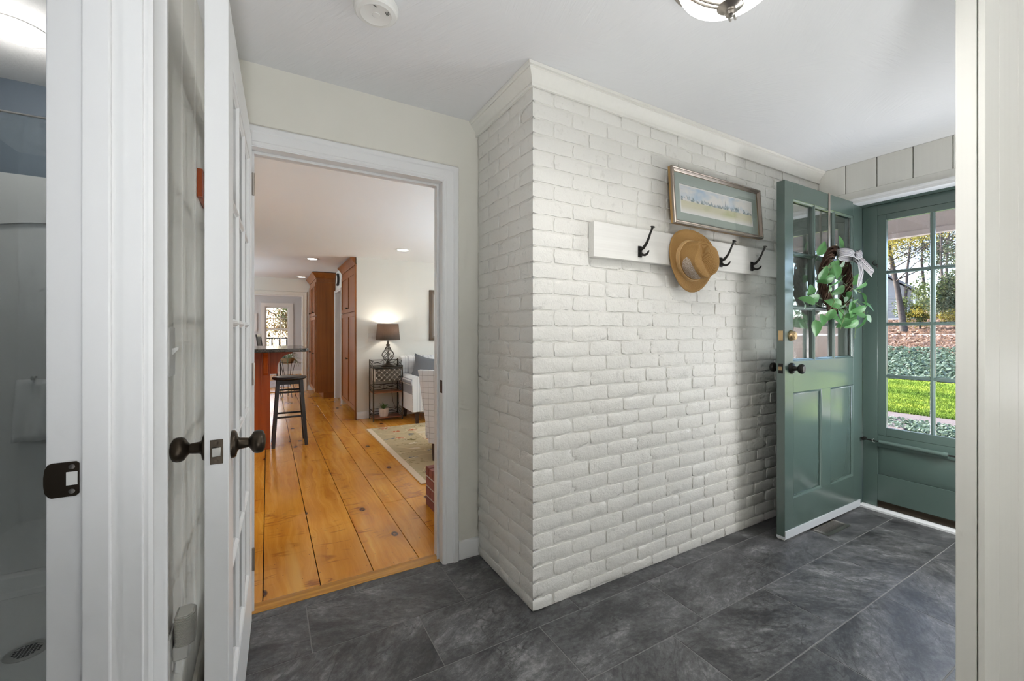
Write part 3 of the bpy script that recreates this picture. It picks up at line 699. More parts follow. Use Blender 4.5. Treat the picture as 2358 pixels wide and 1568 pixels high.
# ---- white French door, opened 90 degrees into the hall
W_, H_, T_ = .83, 1.945, .046
wd = thing('door_1', 'white glass-paned door standing open with dark bronze knobs', 'door', (-.055, 2.008, .010), math.radians(-91.6), kind='structure')
mt = M['white']
part(wd, 'stile', MB().box(0, .105, -T_, 0, 0, H_), mt, bevel=.0015); part(wd, 'stile', MB().box(W_-.105, W_, -T_, 0, 0, H_), mt, bevel=.0015)
part(wd, 'rail', MB().box(.105, W_-.105, -T_, 0, 0, .235), mt, bevel=.001); part(wd, 'rail', MB().box(.105, W_-.105, -T_, 0, H_-.115, H_), mt, bevel=.001)
gx0, gx1, gz0, gz1 = .105, W_-.105, .235, H_-.115
cw = (gx1-gx0)/3; rh = (gz1-gz0)/5
def muntin(t, a, b_, vert, c, mat, T=T_, hw=.011):
    pr = [(-hw, -T+.012), (-hw*.4, -T+.003), (hw*.4, -T+.003), (hw, -T+.012), (hw, -.012), (hw*.4, -.003), (-hw*.4, -.003), (-hw, -.012)]
    if not vert: hw *= .96; pr = [(u*.96, v*.93-.0015) for u, v in pr]
    if vert: q = MB().prism([(c+u, v) for u, v in pr], 'z', a, b_)
    else: q = MB().prism([(v, c+u) for u, v in pr], 'x', a, b_)
    part(t, 'muntin', q, mat, 25)
for k in (1, 2): muntin(wd, gz0, gz1, True, gx0+cw*k, mt)
for k in range(1, 5): muntin(wd, gx0, gx1, False, gz0+rh*k, mt)
for i in range(3):
    for j in range(5):
        a, b_ = gx0+cw*i, gz0+rh*j
        ring_frame(wd, a, a+cw, b_, b_+rh, -T_+.003, -.003, mt, 'glazing_bead', .011)
        part(wd, 'pane', MB().box(a+.004, a+cw-.004, -T_/2-.0015, -T_/2+.0015, b_+.004, b_+rh-.004), M['glass'])
KZ = .893
knob(wd, W_-.062, 0, KZ, 1, M['bronze']); knob(wd, W_-.062, -T_, KZ, -1, M['bronze'])
lp = part(wd, 'latch_plate', MB().box(W_-.0004, W_+.0014, -T_/2-.0125, -T_/2+.0125, KZ-.028, KZ+.028), M['bronze'], bevel=.003, label='dark bronze latch plate')
part(lp, 'latch', MB().prism([(W_, -T_/2-.008), (W_+.008, -T_/2-.008), (W_+.003, -T_/2+.008), (W_, -T_/2+.008)], 'z', KZ-.010, KZ+.010), M['steel'], bevel=.001)
for zz in (KZ-.0205, KZ+.0205): part(lp, 'screw', MB().lathe([(.004, 0), (.004, .0006), (.001, .0004)], 10, TR(W_+.0014, -T_/2, zz) @ RY(PI/2)), M['bronze'])
for zz in (.2, .95, 1.72): part(wd, 'hinge', MB().box(-.0015, .0, -.036, .004, zz, zz+.09).lathe([(.006, 0), (.006, .09)], 12, TR(-.003, .004, zz)), M['nickel'])
# ---- door_2: green nine-light entry door standing open
def leaf_frame(t, W, T, mat, stiles, rails):
    for a, b_ in stiles: part(t, 'stile', MB().box(a, b_, -T, 0, rails[0][0], rails[-1][1]), mat, bevel=.0012)
    for a, b_ in rails: part(t, 'rail', MB().box(stiles[0][1], stiles[1][0], -T, 0, a, b_), mat, bevel=.0008)
GT = .045
gd = thing('door_2', 'green wooden entry door standing open with nine panes and a wreath', 'door', (3.43, 1.29, 0), PI, kind='structure')
GW = .92
leaf_frame(gd, GW, GT, M['green'], [(0, .09), (.83, GW)], [(.022, .225), (.828, 1.006), (1.935, 2.028)])
part(gd, 'mullion', MB().box(.398, .503, -GT, 0, .225, .828), M['green'], bevel=.0008)
for a, b_ in ((.09, .398), (.503, .83)):
    ring_frame(gd, a, b_, .225, .828, -GT, 0, M['green'], 'panel_moulding', .014)
    f_ = [(a+.006, -GT+.014), (b_-.006, -GT+.014)]
    pm = MB()
    for v, sg in ((-.014, 1), (-GT+.014, -1)):
        zc0, zc1 = .231, .822; x0, x1 = a+.006, b_-.006; i_ = .03
        vs = [(x0, v, zc0), (x1, v, zc0), (x1, v, zc1), (x0, v, zc1), (x0+i_, v+.007*sg, zc0+i_), (x1-i_, v+.007*sg, zc0+i_), (x1-i_, v+.007*sg, zc1-i_), (x0+i_, v+.007*sg, zc1-i_)]
        pm.add(vs, [(4, 5, 6, 7), (0, 1, 5, 4), (1, 2, 6, 5), (2, 3, 7, 6), (3, 0, 4, 7)])
    part(gd, 'panel', pm, M['green'], 20)
gx0, gx1, gz0, gz1 = .09, .83, 1.006, 1.935; cw = (gx1-gx0)/3; rh = (gz1-gz0)/3
for k in (1, 2): muntin(gd, gz0, gz1, True, gx0+cw*k, M['green'], GT, .013)
for k in (1, 2): muntin(gd, gx0, gx1, False, gz0+rh*k, M['green'], GT, .013)
for i in range(3):
    for j in range(3):
        a, b_ = gx0+cw*i, gz0+rh*j
        ring_frame(gd, a, a+cw, b_, b_+rh, -GT+.003, -.003, M['green'], 'glazing_bead', .012)
        part(gd, 'pane', MB().box(a+.004, a+cw-.004, -GT/2-.0015, -GT/2+.0015, b_+.004, b_+rh-.004), M['glass_entry'])
part(gd, 'door_sweep', MB().prism([(0.003, .010), (.0045, .055), (0, .055), (0, .024), (-GT, .024), (-GT, .010)], 'x', 0, GW), plain('sweep_vinyl', (.60, .63, .66), .35, 0, .02), label='pale metal weather sweep')
for k in range(6): part(gd, 'sweep_bristle', MB().box(GW-.004, GW+.0005, -GT+.004+k*.007, -GT+.008+k*.007, .004, .010), M['plastic'])
knob(gd, .853, 0, .968, 1, M['black_metal'], .95); knob(gd, .853, -GT, .968, -1, M['black_metal'], .95)
part(gd, 'deadbolt', MB().lathe([(.001, 0), (.031, 0), (.031, .006), (.027, .010), (.025, .020), (.020, .024), (.017, .024), (.016, .027), (.001, .027)], 28, TR(.857, 0, 1.153) @ RX(-PI/2)), M['brass'], label='brass deadbolt')
part(gd, 'deadbolt_plate', MB().box(GW-.0004, GW+.0014, -GT/2-.0125, -GT/2+.0125, 1.125, 1.182), M['brass'], bevel=.002)
lp = part(gd, 'latch_plate', MB().box(GW-.0004, GW+.0014, -GT/2-.0125, -GT/2+.0125, .940, .996), M['black_metal'], bevel=.002)
part(lp, 'latch', MB().prism([(GW, -GT/2-.008), (GW+.008, -GT/2-.008), (GW+.003, -GT/2+.008), (GW, -GT/2+.008)], 'z', .958, .978), M['brass'])
# ---- door_3: green storm door, closed
sd = thing('door_3', 'green storm door with glass panes looking out on the lawn', 'door', (3.502, 1.298, 0), -PI/2, kind='structure')
SW, ST = .906, .034
part(sd, 'stile', MB().box(0, .078, 0, ST, .018, 2.0125), M['green'], bevel=.001); part(sd, 'stile', MB().box(SW-.078, SW, 0, ST, .018, 2.0125), M['green'], bevel=.001)
part(sd, 'rail', MB().box(.078, SW-.078, 0, ST, 1.945, 2.0125), M['green'], bevel=.001)
part(sd, 'rail', MB().box(.078, SW-.078, 0, ST, .415, .492), M['green'], bevel=.001)
part(sd, 'rail', MB().box(.078, SW-.078, 0, ST, .06, .232), M['green'], bevel=.001)
part(sd, 'kick_sweep', MB().prism([(.004, .02), (-.004, .028), (-.004, .05), (.004, .062), (ST, .062), (ST, .02)], 'x', .0785, SW-.0785) if False else MB().box(.0785, SW-.0785, -.004, ST, .019, .0598), M['bronze'], bevel=.003, label='dark brown bottom sweep')
# raised panel
pm = MB(); x0, x1, zc0, zc1, i_ = .079, SW-.079, .233, .414, .03
vs = [(x0, .012, zc0), (x1, .012, zc0), (x1, .012, zc1), (x0, .012, zc1), (x0+i_, .004, zc0+i_), (x1-i_, .004, zc0+i_), (x1-i_, .004, zc1-i_), (x0+i_, .004, zc1-i_)]
pm.add(vs, [(4, 5, 6, 7), (0, 1, 5, 4), (1, 2, 6, 5), (2, 3, 7, 6), (3, 0, 4, 7)]); pm.box(x0, x1, .02, .03, zc0, zc1)
part(sd, 'panel', pm, M['green'], 20)
# glazed insert sash
gx0, gx1, gz0, gz1 = .123, SW-.123, .545, 1.905
fr = MB().box(.0785, gx0, .003, ST-.003, .4925, 1.9445).box(gx1, SW-.0785, .003, ST-.003, .4925, 1.9445).box(gx0, gx1, .003, ST-.003, .4925, gz0).box(gx0, gx1, .003, ST-.003, gz1, 1.9445)
part(sd, 'glass_insert_frame', fr, M['green'], bevel=.002)
cw = (gx1-gx0)/3; rh = (gz1-gz0)/4
for k in (1, 2):
    part(sd, 'muntin', MB().prism([(gx0+cw*k-.011, .012), (gx0+cw*k-.006, .004), (gx0+cw*k+.006, .004), (gx0+cw*k+.011, .012), (gx0+cw*k+.011, .028), (gx0+cw*k-.011, .028)], 'z', gz0, gz1), M['green'], 25)
for k in range(1, 4):
    zc = gz0+rh*k
    part(sd, 'muntin', MB().prism([(.0128, zc-.0105), (.0052, zc-.0056), (.0052, zc+.0056), (.0128, zc+.0105), (.0272, zc+.0105), (.0272, zc-.0105)], 'x', gx0, gx1), M['green'], 25)
for i in range(3):
    for j in range(4):
        a, b_ = gx0+cw*i, gz0+rh*j
        part(sd, 'pane', MB().box(a+.003, a+cw-.003, .017, .020, b_+.003, b_+rh-.003), M['glass'])
cl = part(sd, 'door_closer', MB().tube([(.10, -.035, .455), (.40, -.035, .448)], .0135, 16).tube([(.40, -.035, .448), (.425, -.035, .4474)], .016, 16), M['green'], label='green pneumatic closer tube')
part(cl, 'closer_rod', MB().tube([(.012, -.035, .457), (.10, -.035, .455)], .004, 8).tube([(.425, -.035, .4474), (.58, -.036, .444)], .005, 8), M['black_metal'])
part(cl, 'bracket', MB().box(.006, .02, -.042, 0, .448, .466).box(.57, .60, -.042, 0, .432, .456), M['black_metal'])
part(cl, 'clip', MB().tube([(.072, -.035, .47), (.066, -.045, .462), (.07, -.047, .450), (.078, -.035, .443)], .002, 6), M['steel'])
hk = []
for k in range(12):
    a = PI*.5+k/11*PI*1.3; hk.append((.073, -.012+.0*k, 1.63+.018*math.sin(a))) if False else hk.append((.070+.014*math.cos(a), -.010, 1.632+.016*math.sin(a)))
hk.append((.078, -.006, 1.602)); hk.append((.078, .001, 1.60))
part(sd, 'hook', MB().tube(hk, .0022, 6), M['black_metal'])
#@@HALL
# ================================================================== HALL THINGS
# coat rack board
BYF = 1.455
rk = tag(obj('coat_rack_board', MB().box(1.262, 3.0, BYF, BY-.009, 1.514, 1.672).mesh('coat_rack_board', woodmat('rack_paint', (.68, .665, .63), (.72, .705, .67), (.75, .735, .70), .55, 'x', 90, .8), 0), bevel=.002),
         'thick white rough-sawn board mounted on the painted brick', 'coat rack')
# iron coat hooks
def hook():
    t = thing('coat_hook', 'black iron coat hook', 'hook', (0, 0, 0), group='black iron hooks on the coat rack')
    part(t, 'back_plate', MB().box(-.013, .013, -.006, 0, -.032, .022), M['black_metal'], bevel=.004)
    pts = [(0, -.004, .004), (0, -.024, .010), (0, -.044, .030), (0, -.058, .054), (0, -.066, .072), (0, -.074, .086), (0, -.078, .096)]
    part(t, 'upper_arm', MB().tube(pts, [.008, .0075, .0062, .0055, .005, .005, .006], 10).lathe([(.003, 0), (.0105, .002), (.0105, .006), (.006, .009)], 14, TR(0, -.079, .094) @ RX(.35)), M['black_metal'])
    pts = [(0, -.004, -.010), (0, -.018, -.022), (0, -.034, -.026), (0, -.048, -.020), (0, -.058, -.008)]
    part(t, 'lower_arm', MB().tube(pts, [.0075, .0065, .0058, .0055, .003], 10), M['black_metal'])
    return t
hk0 = hook(); hx = [(1.548, 'black iron coat hook on the bare board left of the straw hat'), (2.175, 'black iron coat hook just right of the straw hat'), (2.47, 'black iron coat hook nearest the green door')]
hk0.location = (hx[0][0], BYF, 1.565); hk0['label'] = hx[0][1]
for x, lb in hx[1:]: dup(hk0, (x, BYF, 1.565), label=lb)
# straw fedora, hung by the crown: local z = crown axis, turned to point to -Y
ht = thing('straw_hat', 'tan straw fedora hanging from the coat rack', 'hat', (1.885, 1.436, 1.54))
HM = Matrix.Rotation(math.radians(-10), 4, 'Z') @ Matrix.Rotation(math.radians(4), 4, 'X') @ RX(PI/2) @ Matrix.Rotation(math.radians(28), 4, 'Z')
def brim(u, v):
    a = 2*PI*u; ri = .088; ro = .150; r = ri+(ro-ri)*v
    ex = 1.0+.10*math.sin(a)**2
    z = .006+.020*v*math.cos(2*a)*.9+.010*v*v
    return HM @ Vector((r*math.cos(a)*.93, r*math.sin(a)*ex, z))
b = MB().grid(brim, 48, 6, True)
o = part(ht, 'brim', b, M['straw'], 60); sm = o.modifiers.new('thick', 'SOLIDIFY'); sm.thickness = .003
part(o, 'brim_edge', MB().tube([brim(k/48, 1.0) for k in range(48)], .0026, 6, True), M['straw'])
def crown(u, v):
    a = 2*PI*u; hgt = .112
    if v < .72:
        q = v/.72; r = .092-.010*q; z = .006+hgt*q
    else:
        q = (v-.72)/.28; r = (.082)*math.cos(q*PI/2)**.75; z = .006+hgt+.010*math.sin(q*PI)*.8-.002*q
    x = r*math.cos(a)*.93; y = r*math.sin(a)*1.12
    # centre crease and front pinch
    cr = math.exp(-(x/.020)**2)*max(0, (v-.5)/.5); z -= .030*cr*(1.0-.3*(y/.08))
    if y > .02:
        pin = math.exp(-((abs(x)-.050)/.024)**2)*max(0, min(1, (v-.25)/.4))*min(1, (y-.02)/.04); x *= 1-.38*pin; z += .004*pin
    return HM @ Vector((x, y, z))
o = part(ht, 'crown', MB().grid(crown, 56, 22, True), M['straw'], 60)
def vent(u, v):
    p_ = crown(.42+.25*u, .20+.44*v); q_ = crown(.42+.25*u, .0); c_ = HM @ Vector((0, 0, .06)); d_ = (p_-c_).normalized(); return p_+d_*.0018
vm = MB(); NU = 12
def ventpt(u, v):
    w_ = math.sqrt(max(0, 1-(2*u-1)**2)); return vent(u, .5+(v-.5)*max(w_, .02))
part(o, 'open_weave_vent', vm.grid(ventpt, NU, 8), M['straw_open'], 60, label='paler open-weave patch in the crown')
bd = MB()
for i_, z_ in enumerate((.010, .018, .026)):
    bd.tube([HM @ Vector(((.0935-.0012*i_)*math.cos(2*PI*k/48)*.93, (.0935-.0012*i_)*math.sin(2*PI*k/48)*1.12, z_)) for k in range(48)], .0042, 8, True)
part(ht, 'hat_band', bd, M['band'], 60)

# framed watercolour resting on the rack
pc = thing('framed_picture', 'long narrow gilt-framed watercolour of a village above the hat', 'picture', (2.135, 1.438, 1.718))
pc.rotation_euler = (math.radians(-4.0), 0, 0)
fp = [(0, 0), (0, .024), (.004, .028), (.008, .024), (.012, .026), (.017, .020), (.021, .016), (.021, 0)]
PW, PH = .385, .292
fr = MB().sweep([(-PW, 0, 0), (PW, 0, 0), (PW, 0, PH), (-PW, 0, PH)], (0, -1, 0), fp, closed=True)
m = NT('silver_gilt_frame'); p = m.objc(); X, Y, Z = m.xyz(p)
yy = m.math('MULTIPLY', Y, -1.0)
M['gilt'] = m.done(m.bsdf(m.mix(m.math('GREATER_THAN', yy, .0125), (.42, .26, .10), (.30, .25, .21)), .28, .7, None))
part(pc, 'frame', fr, M['gilt'], 30)
bdm = MB()
for k in range(150):
    x = -PW+.005+k*(2*PW-.01)/149
    for z in (.0045, PH-.0045): bdm.ball((x, -.0272, z), .0024, 6, 4)
for k in range(56):
    z = .005+k*(PH-.01)/55
    for x in (-PW+.0045, PW-.0045): bdm.ball((x, -.0272, z), .0024, 6, 4)
part(pc, 'bead_row', bdm, M['nickel'], 60, kind='stuff')
part(pc, 'backing', MB().box(-PW+.012, PW-.012, -.006, -.001, .012, PH-.012), M['gold_wood'])
mat_ = plain('sage_mat_board', (.30, .35, .31), .85, 0, .05, 300, .1)
mb_ = MB().box(-PW+.018, -.318, -.010, -.007, .018, PH-.018).box(.318, PW-.018, -.010, -.007, .018, PH-.018).box(-.318, .318, -.010, -.007, .018, .066).box(-.318, .318, -.010, -.007, PH-.076, PH-.018)
part(pc, 'mat_board', mb_, mat_)
m = NT('village_watercolour'); p = m.objc(); X, Y, Z = m.xyz(p)
sk = m.noise(m.map(p, (5, 1, 9)), 1.0, 4, .6)
col = m.mix(m.ramp(sk, [(.42, 0.0), (.62, 1.0)]), (.70, .68, .64), (.38, .50, .62))
hor = .138; rel = m.math('SUBTRACT', Z, hor)
gr = m.mix(m.noise(m.map(p, (9, 1, 30)), 1.0, 4), (.66, .62, .50), (.52, .50, .30))
gr = m.mix(m.ramp(X, [(.48, 0.0), (.52, 1.0)]) if False else m.ramp(m.noise(m.map(p, (4, 1, 6)), 1.0, 2), [(.5, 0.0), (.62, .8)]), gr, (.36, .40, .16))
gr = m.mix(m.ramp(m.math('MULTIPLY', rel, -1.0), [(.035, 0.0), (.06, 1.0)]), gr, (.70, .68, .63))
col = m.mix(m.math('LESS_THAN', rel, 0.0), col, gr)
tn = m.noise(m.map(p, (60, 1, 16)), 1.0, 5, .75); tn2 = m.noise(m.map(p, (9, 1, 1)), 1.0, 2); th = m.math('ADD', m.math('MULTIPLY', m.math('SUBTRACT', tn, .42), .09), m.math('MULTIPLY', m.math('SUBTRACT', tn2, .42), .05))
trm = m.math('MULTIPLY', m.math('LESS_THAN', rel, th), m.math('GREATER_THAN', rel, -.006))
tc = m.ramp(m.noise(m.map(p, (55, 1, 55)), 1.0, 3), [(.35, (.09, .12, .12)), (.5, (.24, .30, .33)), (.62, (.45, .50, .54))])
hc = m.voro(m.map(p, (46, 1, 60)), 1.0, 'F1', 'Color'); hs = m.math('GREATER_THAN', m.xyz(hc)[0], .70)
tc = m.mix(hs, tc, (.66, .64, .62)); col = m.mix(m.math('MULTIPLY', trm, .85), col, tc)
ed = m.math('MINIMUM', m.math('SUBTRACT', .309, m.math('ABSOLUTE', X)), m.math('SUBTRACT', .068, m.math('ABSOLUTE', m.math('SUBTRACT', Z, .141))))
col = m.mix(m.math('LESS_THAN', ed, 0.0), col, (.72, .71, .69))
art = m.done(m.bsdf(col, .8))
sh = part(pc, 'print', MB().box(-.319, .319, -.0075, -.0062, .065, PH-.075), art)
part(sh, 'steeple', MB().prism([(.060, .150), (.066, .150), (.063, .186)], 'y', -.0079, -.0076), plain('steeple_ink', (.20, .22, .24), .8))
part(pc, 'picture_glass', MB().box(-PW+.018, PW-.018, -.0125, -.0110, .018, PH-.018), M['glass_pic'])

# wreath hanger over the green door
hg = MB(); GXc = 3.012
hg.box(GXc-.0105, GXc+.0105, 1.2862, 1.2892, 1.69, 2.031); hg.box(GXc-.0105, GXc+.0105, 1.2862, 1.3395, 2.029, 2.031); hg.box(GXc-.0105, GXc+.0105, 1.3365, 1.3395, 1.99, 2.031)
hg.tube([(GXc, 1.2862, 1.70), (GXc, 1.280, 1.688), (GXc, 1.262, 1.686), (GXc, 1.252, 1.698), (GXc, 1.25, 1.712)], .0085, 8, flat=(.25, 1))
tag(obj('wreath_hanger', hg.mesh('wreath_hanger', plain('hanger_metal', (.55, .47, .42), .3, .8, .1), 35), bevel=.0006), 'thin metal over-the-door hanger strap holding the wreath', 'hanger')
# wreath
WC = Vector((2.985, 1.245, 1.485))
wr_ = thing('wreath', 'leafy grapevine wreath with a striped bow on the green door', 'wreath', WC)
vr = MB(); rv = random.Random(3)
for k in range(46):
    rv_k = rv.choice((5, 7, 9, 11)); ph = rv.uniform(0, 2*PI); tw = rv.choice((2, 3, 4, 5)); rr = rv.uniform(.006, .032); pts = []
    for i in range(56):
        a = 2*PI*i/56; q = ph+tw*a; R = .162+rr*math.cos(q)+.006*math.sin(rv_k*a+ph*3)
        pts.append((R*math.cos(a)*.93, -.004+rr*.8*math.sin(q), R*math.sin(a)*1.08))
    vr.tube(pts, rv.uniform(.0018, .0042), 6, True)
twm = NT('grapevine'); twm = twm.done(twm.bsdf(twm.mix(twm.noise(twm.objc(), 90, 3), (.025, .013, .008), (.15, .075, .045)), .75, 0, twm.bump(twm.noise(twm.objc(), 200, 3), .6, .002)))
part(wr_, 'vine_ring', vr, twm, 60)
def leaf_mesh(L, W, curl, mat, seed):
    def fn(u, v):
        s_ = v; w_ = W*math.sin(PI*min(1, s_**.78))**.85*(1-.15*s_) if 0 < s_ < 1 else .0006
        x = (u-.5)*2*w_; y = L*s_; z = -curl*s_*s_*L+abs(u-.5)*.5*w_-.0
        return Vector((x, y, z))
    g = MB().grid(fn, 4, 8); g.tube([(0, -.03, 0), (0, 0, 0), (0, L*.5, -curl*.25*L+.0006)], .0009, 5)
    return g.mesh('leaf', mat, 60, fix=False)
leaves = [leaf_mesh(.085, .026, .25, M['leaf'], 1), leaf_mesh(.075, .028, .1, M['leaf'], 2), leaf_mesh(.065, .018, .4, M['leaf_pale'], 3), leaf_mesh(.095, .030, .3, M['leaf'], 4)]
lp_ = [(770, 220), (780, 300), (520, 300), (540, 620), (690, 590), (600, 690), (720, 560), (390, 820), (430, 930), (320, 1010), (640, 780), (700, 740), (750, 830), (760, 950), (850, 970), (960, 690), (1020, 790), (990, 880), (1075, 935), (1130, 1030), (900, 1060), (820, 1010), (630, 1150), (760, 1130), (850, 1140), (920, 1120), (1040, 1150), (1150, 1205), (1060, 1240), (920, 1270), (810, 1250), (450, 1300), (540, 1200), (700, 670), (740, 450), (690, 500), (640, 830), (860, 900), (700, 1000), (780, 1060), (950, 980), (1000, 1080), (880, 1180), (360, 960), (690, 1180), (600, 560), (820, 480), (760, 640)]
for i, (cx_, cy_) in enumerate(lp_):
    px_ = 1800+cx_/5.6; py_ = 520+cy_/5.6; Yp = rv.uniform(1.165, 1.225)
    if px_ > 1975: Yp = rv.uniform(1.10, 1.17)
    t_ = (px_-1179)/975; dX, dY, dZ = .5+.8660254*t_, .8660254-.5*t_, (762-py_)/975
    s_ = Yp/dY; P = Vector((dX*s_, Yp, 1.18+dZ*s_))-WC
    me = leaves[rv.choice((0, 1, 3, 0, 3, 2))]
    out = Vector((P.x, 0, P.z)); ang = math.atan2(out.x, out.z)+rv.uniform(-1.5, 1.5)
    # leaf grows along local +y; point it outward in the door plane, face to -Y
    Mx = Matrix.Rotation(ang, 4, 'Y') @ Matrix.Rotation(rv.uniform(-.8, .9), 4, 'X') @ Matrix.Rotation(rv.uniform(-.8, .8), 4, 'Z') @ RX(PI/2)
    o = obj('leaf', me, wr_); o.matrix_local = Matrix.Translation(P-(Mx @ Vector((0, .04, 0)))) @ Mx
stemm = plain('leaf_stem', (.16, .22, .08), .6)
for a0, R1, dz in ((-.25, .28, -.08), (-.6, .29, -.10), (-1.2, .27, -.1), (2.9, .30, -.02), (3.6, .27, -.1), (-1.9, .26, -.05)):
    p0 = Vector((.15*math.cos(a0), -.03, .17*math.sin(a0))); p1 = Vector((R1*math.cos(a0), -.06, R1*math.sin(a0)+dz)); part(wr_, 'stem', MB().tube([p0, (p0+p1)/2+Vector((0, -.03, .01)), p1], [.0025, .002, .0012], 6), stemm)
# ribbon: striped, real strips of cloth
m = NT('striped_ribbon')
uvx = m.n('ShaderNodeUVMap').outputs[0]; U, V_, _z = m.xyz(uvx)
s_ = m.math('GREATER_THAN', m.math('FRACT', m.math('MULTIPLY', U, 9.0)), .5)
rb = m.done(m.bsdf(m.mix(s_, (.68, .67, .68), (.03, .03, .05)), .7, 0, None, .2))
def ribbon(path, wdir, w0, name, t=wr_):
    n = len(path); vs = []; fs = []
    for i, p in enumerate(path):
        p = Vector(p); wd_ = Vector(wdir[i] if isinstance(wdir, list) else wdir).normalized()*w0*.5
        for k in range(5):
            f_ = k/4*2-1; vs.append(p+wd_*f_+Vector((0, -.003*math.sin(k*2.1+i*.7), 0)))
    for i in range(n-1):
        for k in range(4): fs.append((i*5+k, i*5+k+1, (i+1)*5+k+1, (i+1)*5+k))
    me = bpy.data.meshes.new(name); me.from_pydata([tuple(v) for v in vs], [], fs); me.update()
    uv = me.uv_layers.new(name='UVMap')
    for poly in me.polygons:
        for li in poly.loop_indices:
            vi = me.loops[li].vertex_index; uv.data[li].uv = ((vi % 5)/4, (vi//5)/max(1, n-1))
    me.polygons.foreach_set('use_smooth', [True]*len(me.polygons)); me.materials.append(rb)
    o = obj(name, me, t); sm = o.modifiers.new('thick', 'SOLIDIFY'); sm.thickness = .0012; return o
kx, kz = .085, .145
def loop(sx, l, h, tilt):
    pts = []
    for i in range(17):
        a = 2*PI*i/16; pts.append((kx+sx*l*.5*(1-math.cos(a)), -.055-.030*math.sin(a), kz+tilt*l*.5*(1-math.cos(a))+.008*math.sin(a)))
    return pts
ribbon(loop(-1, .17, .03, .05), (0, .15, 1), .050, 'bow_loop'); ribbon(loop(1, .075, .03, .25), (0, .15, 1), .050, 'bow_loop')
ribbon([(kx+.0, -.07, kz-.01), (kx+.012, -.088, kz-.05), (kx+.020, -.090, kz-.10), (kx+.018, -.085, kz-.15), (kx+.022, -.080, kz-.185)], (1, -.1, 0), .058, 'bow_tail')
ribbon([(kx+.01, -.06, kz-.005), (kx+.05, -.085, kz-.035), (kx+.085, -.10, kz-.07), (kx+.11, -.115, kz-.10)], (.45, -.1, .9), .055, 'bow_tail')
ribbon([(kx-.022, -.078, kz+.012), (kx, -.084, kz), (kx+.022, -.078, kz-.012)], (.3, 0, 1), .05, 'bow_knot')

# floor vent by the green door
fv = thing('floor_register', 'grey metal floor vent in the slate under the green door', 'floor vent', (2.79, 1.195, 0.0004))
part(fv, 'frame', MB().sweep([(0, 0, 0), (.27, 0, 0), (.27, .105, 0), (0, .105, 0)], (0, 0, 1), [(0, 0), (0, .003), (.020, .004), (.022, .001), (.022, 0)], closed=True), M['nickel'])
for k in range(19): part(fv, 'louver', MB().box(.026+k*.0120, .032+k*.0120, .022, .083, .0002, .0026), M['nickel'])
part(fv, 'grille_pan', MB().box(.022, .248, .022, .083, 0, .0002), M['dark'])

# smoke detector on the ceiling
sdm = thing('smoke_detector', 'round white smoke detector on the hall ceiling', 'smoke detector', (.315, 1.455, H))
part(sdm, 'body', MB().lathe([(.062, 0), (.066, -.004), (.066, -.012), (.072, -.014), (.073, -.022), (.070, -.036), (.064, -.041), (.052, -.042), (.050, -.043), (.048, -.042), (.001, -.042)], 40, None, True), M['plastic'], 30)
part(sdm, 'test_button', MB().lathe([(.012, -.0415), (.012, -.0435), (.010, -.044), (.001, -.044)], 20), M['plastic'])
ld = MB()
for k in range(3): part(sdm, 'sound_slot', MB().box(.034+k*.0045, .036+k*.0045, -.010, .008-k*.003, -.0428, -.0418, Matrix.Rotation(-.6, 4, 'Z')), M['dark'])
ld.box(-.026, -.012, -.036, -.0345, -.0428, -.0418, Matrix.Rotation(.2, 4, 'Z'))
part(sdm, 'indicator', ld, M['dark'])
# flush ceiling light: frosted dome in metal straps
lx, ly = 1.19, .765
cl = thing('ceiling_light', 'flush ceiling lamp with frosted dome and nickel straps', 'ceiling light', (lx, ly, H))
part(cl, 'canopy', MB().lathe([(.001, 0), (.150, 0), (.165, -.012), (.170, -.022), (.166, -.030), (.158, -.034), (.150, -.034), (.001, -.03)], 48), M['nickel'], 30)
dome = [(.148*math.sin(a), -.034-.105*(1-math.cos(a))/1.0*1.0) for a in [PI/2*k/10 for k in range(10, -1, -1)]]
dome = [(max(.001, .148*math.cos(PI/2*k/10)), -.034-.100*math.sin(PI/2*k/10)) for k in range(11)]
part(cl, 'glass_dome', MB().lathe(dome, 40, cap=False), M['dome_glow'], 60, label='glowing frosted glass dome')
for k in range(3):
    a = 2*PI*k/3+.5
    for off in (-.007, .007):
        pts = [((.152*math.cos(PI/2*i/10)+.003)*math.cos(a)-off*math.sin(a), (.152*math.cos(PI/2*i/10)+.003)*math.sin(a)+off*math.cos(a), -.034-.104*math.sin(PI/2*i/10)) for i in range(10)]
        part(cl, 'strap', MB().tube(pts, .0036, 8), M['nickel'])
part(cl, 'finial', MB().lathe([(.001, -.130), (.034, -.132), (.036, -.137), (.030, -.141), (.022, -.143), (.015, -.147), (.013, -.152), (.015, -.156), (.012, -.163), (.006, -.166), (.001, -.167)], 28), M['nickel'], 30)
l_ = light('ceiling_light_bulb', 'SPOT', (lx, ly, H-.18), 20, (1, .985, .96), spot=math.radians(176), radius=.12)

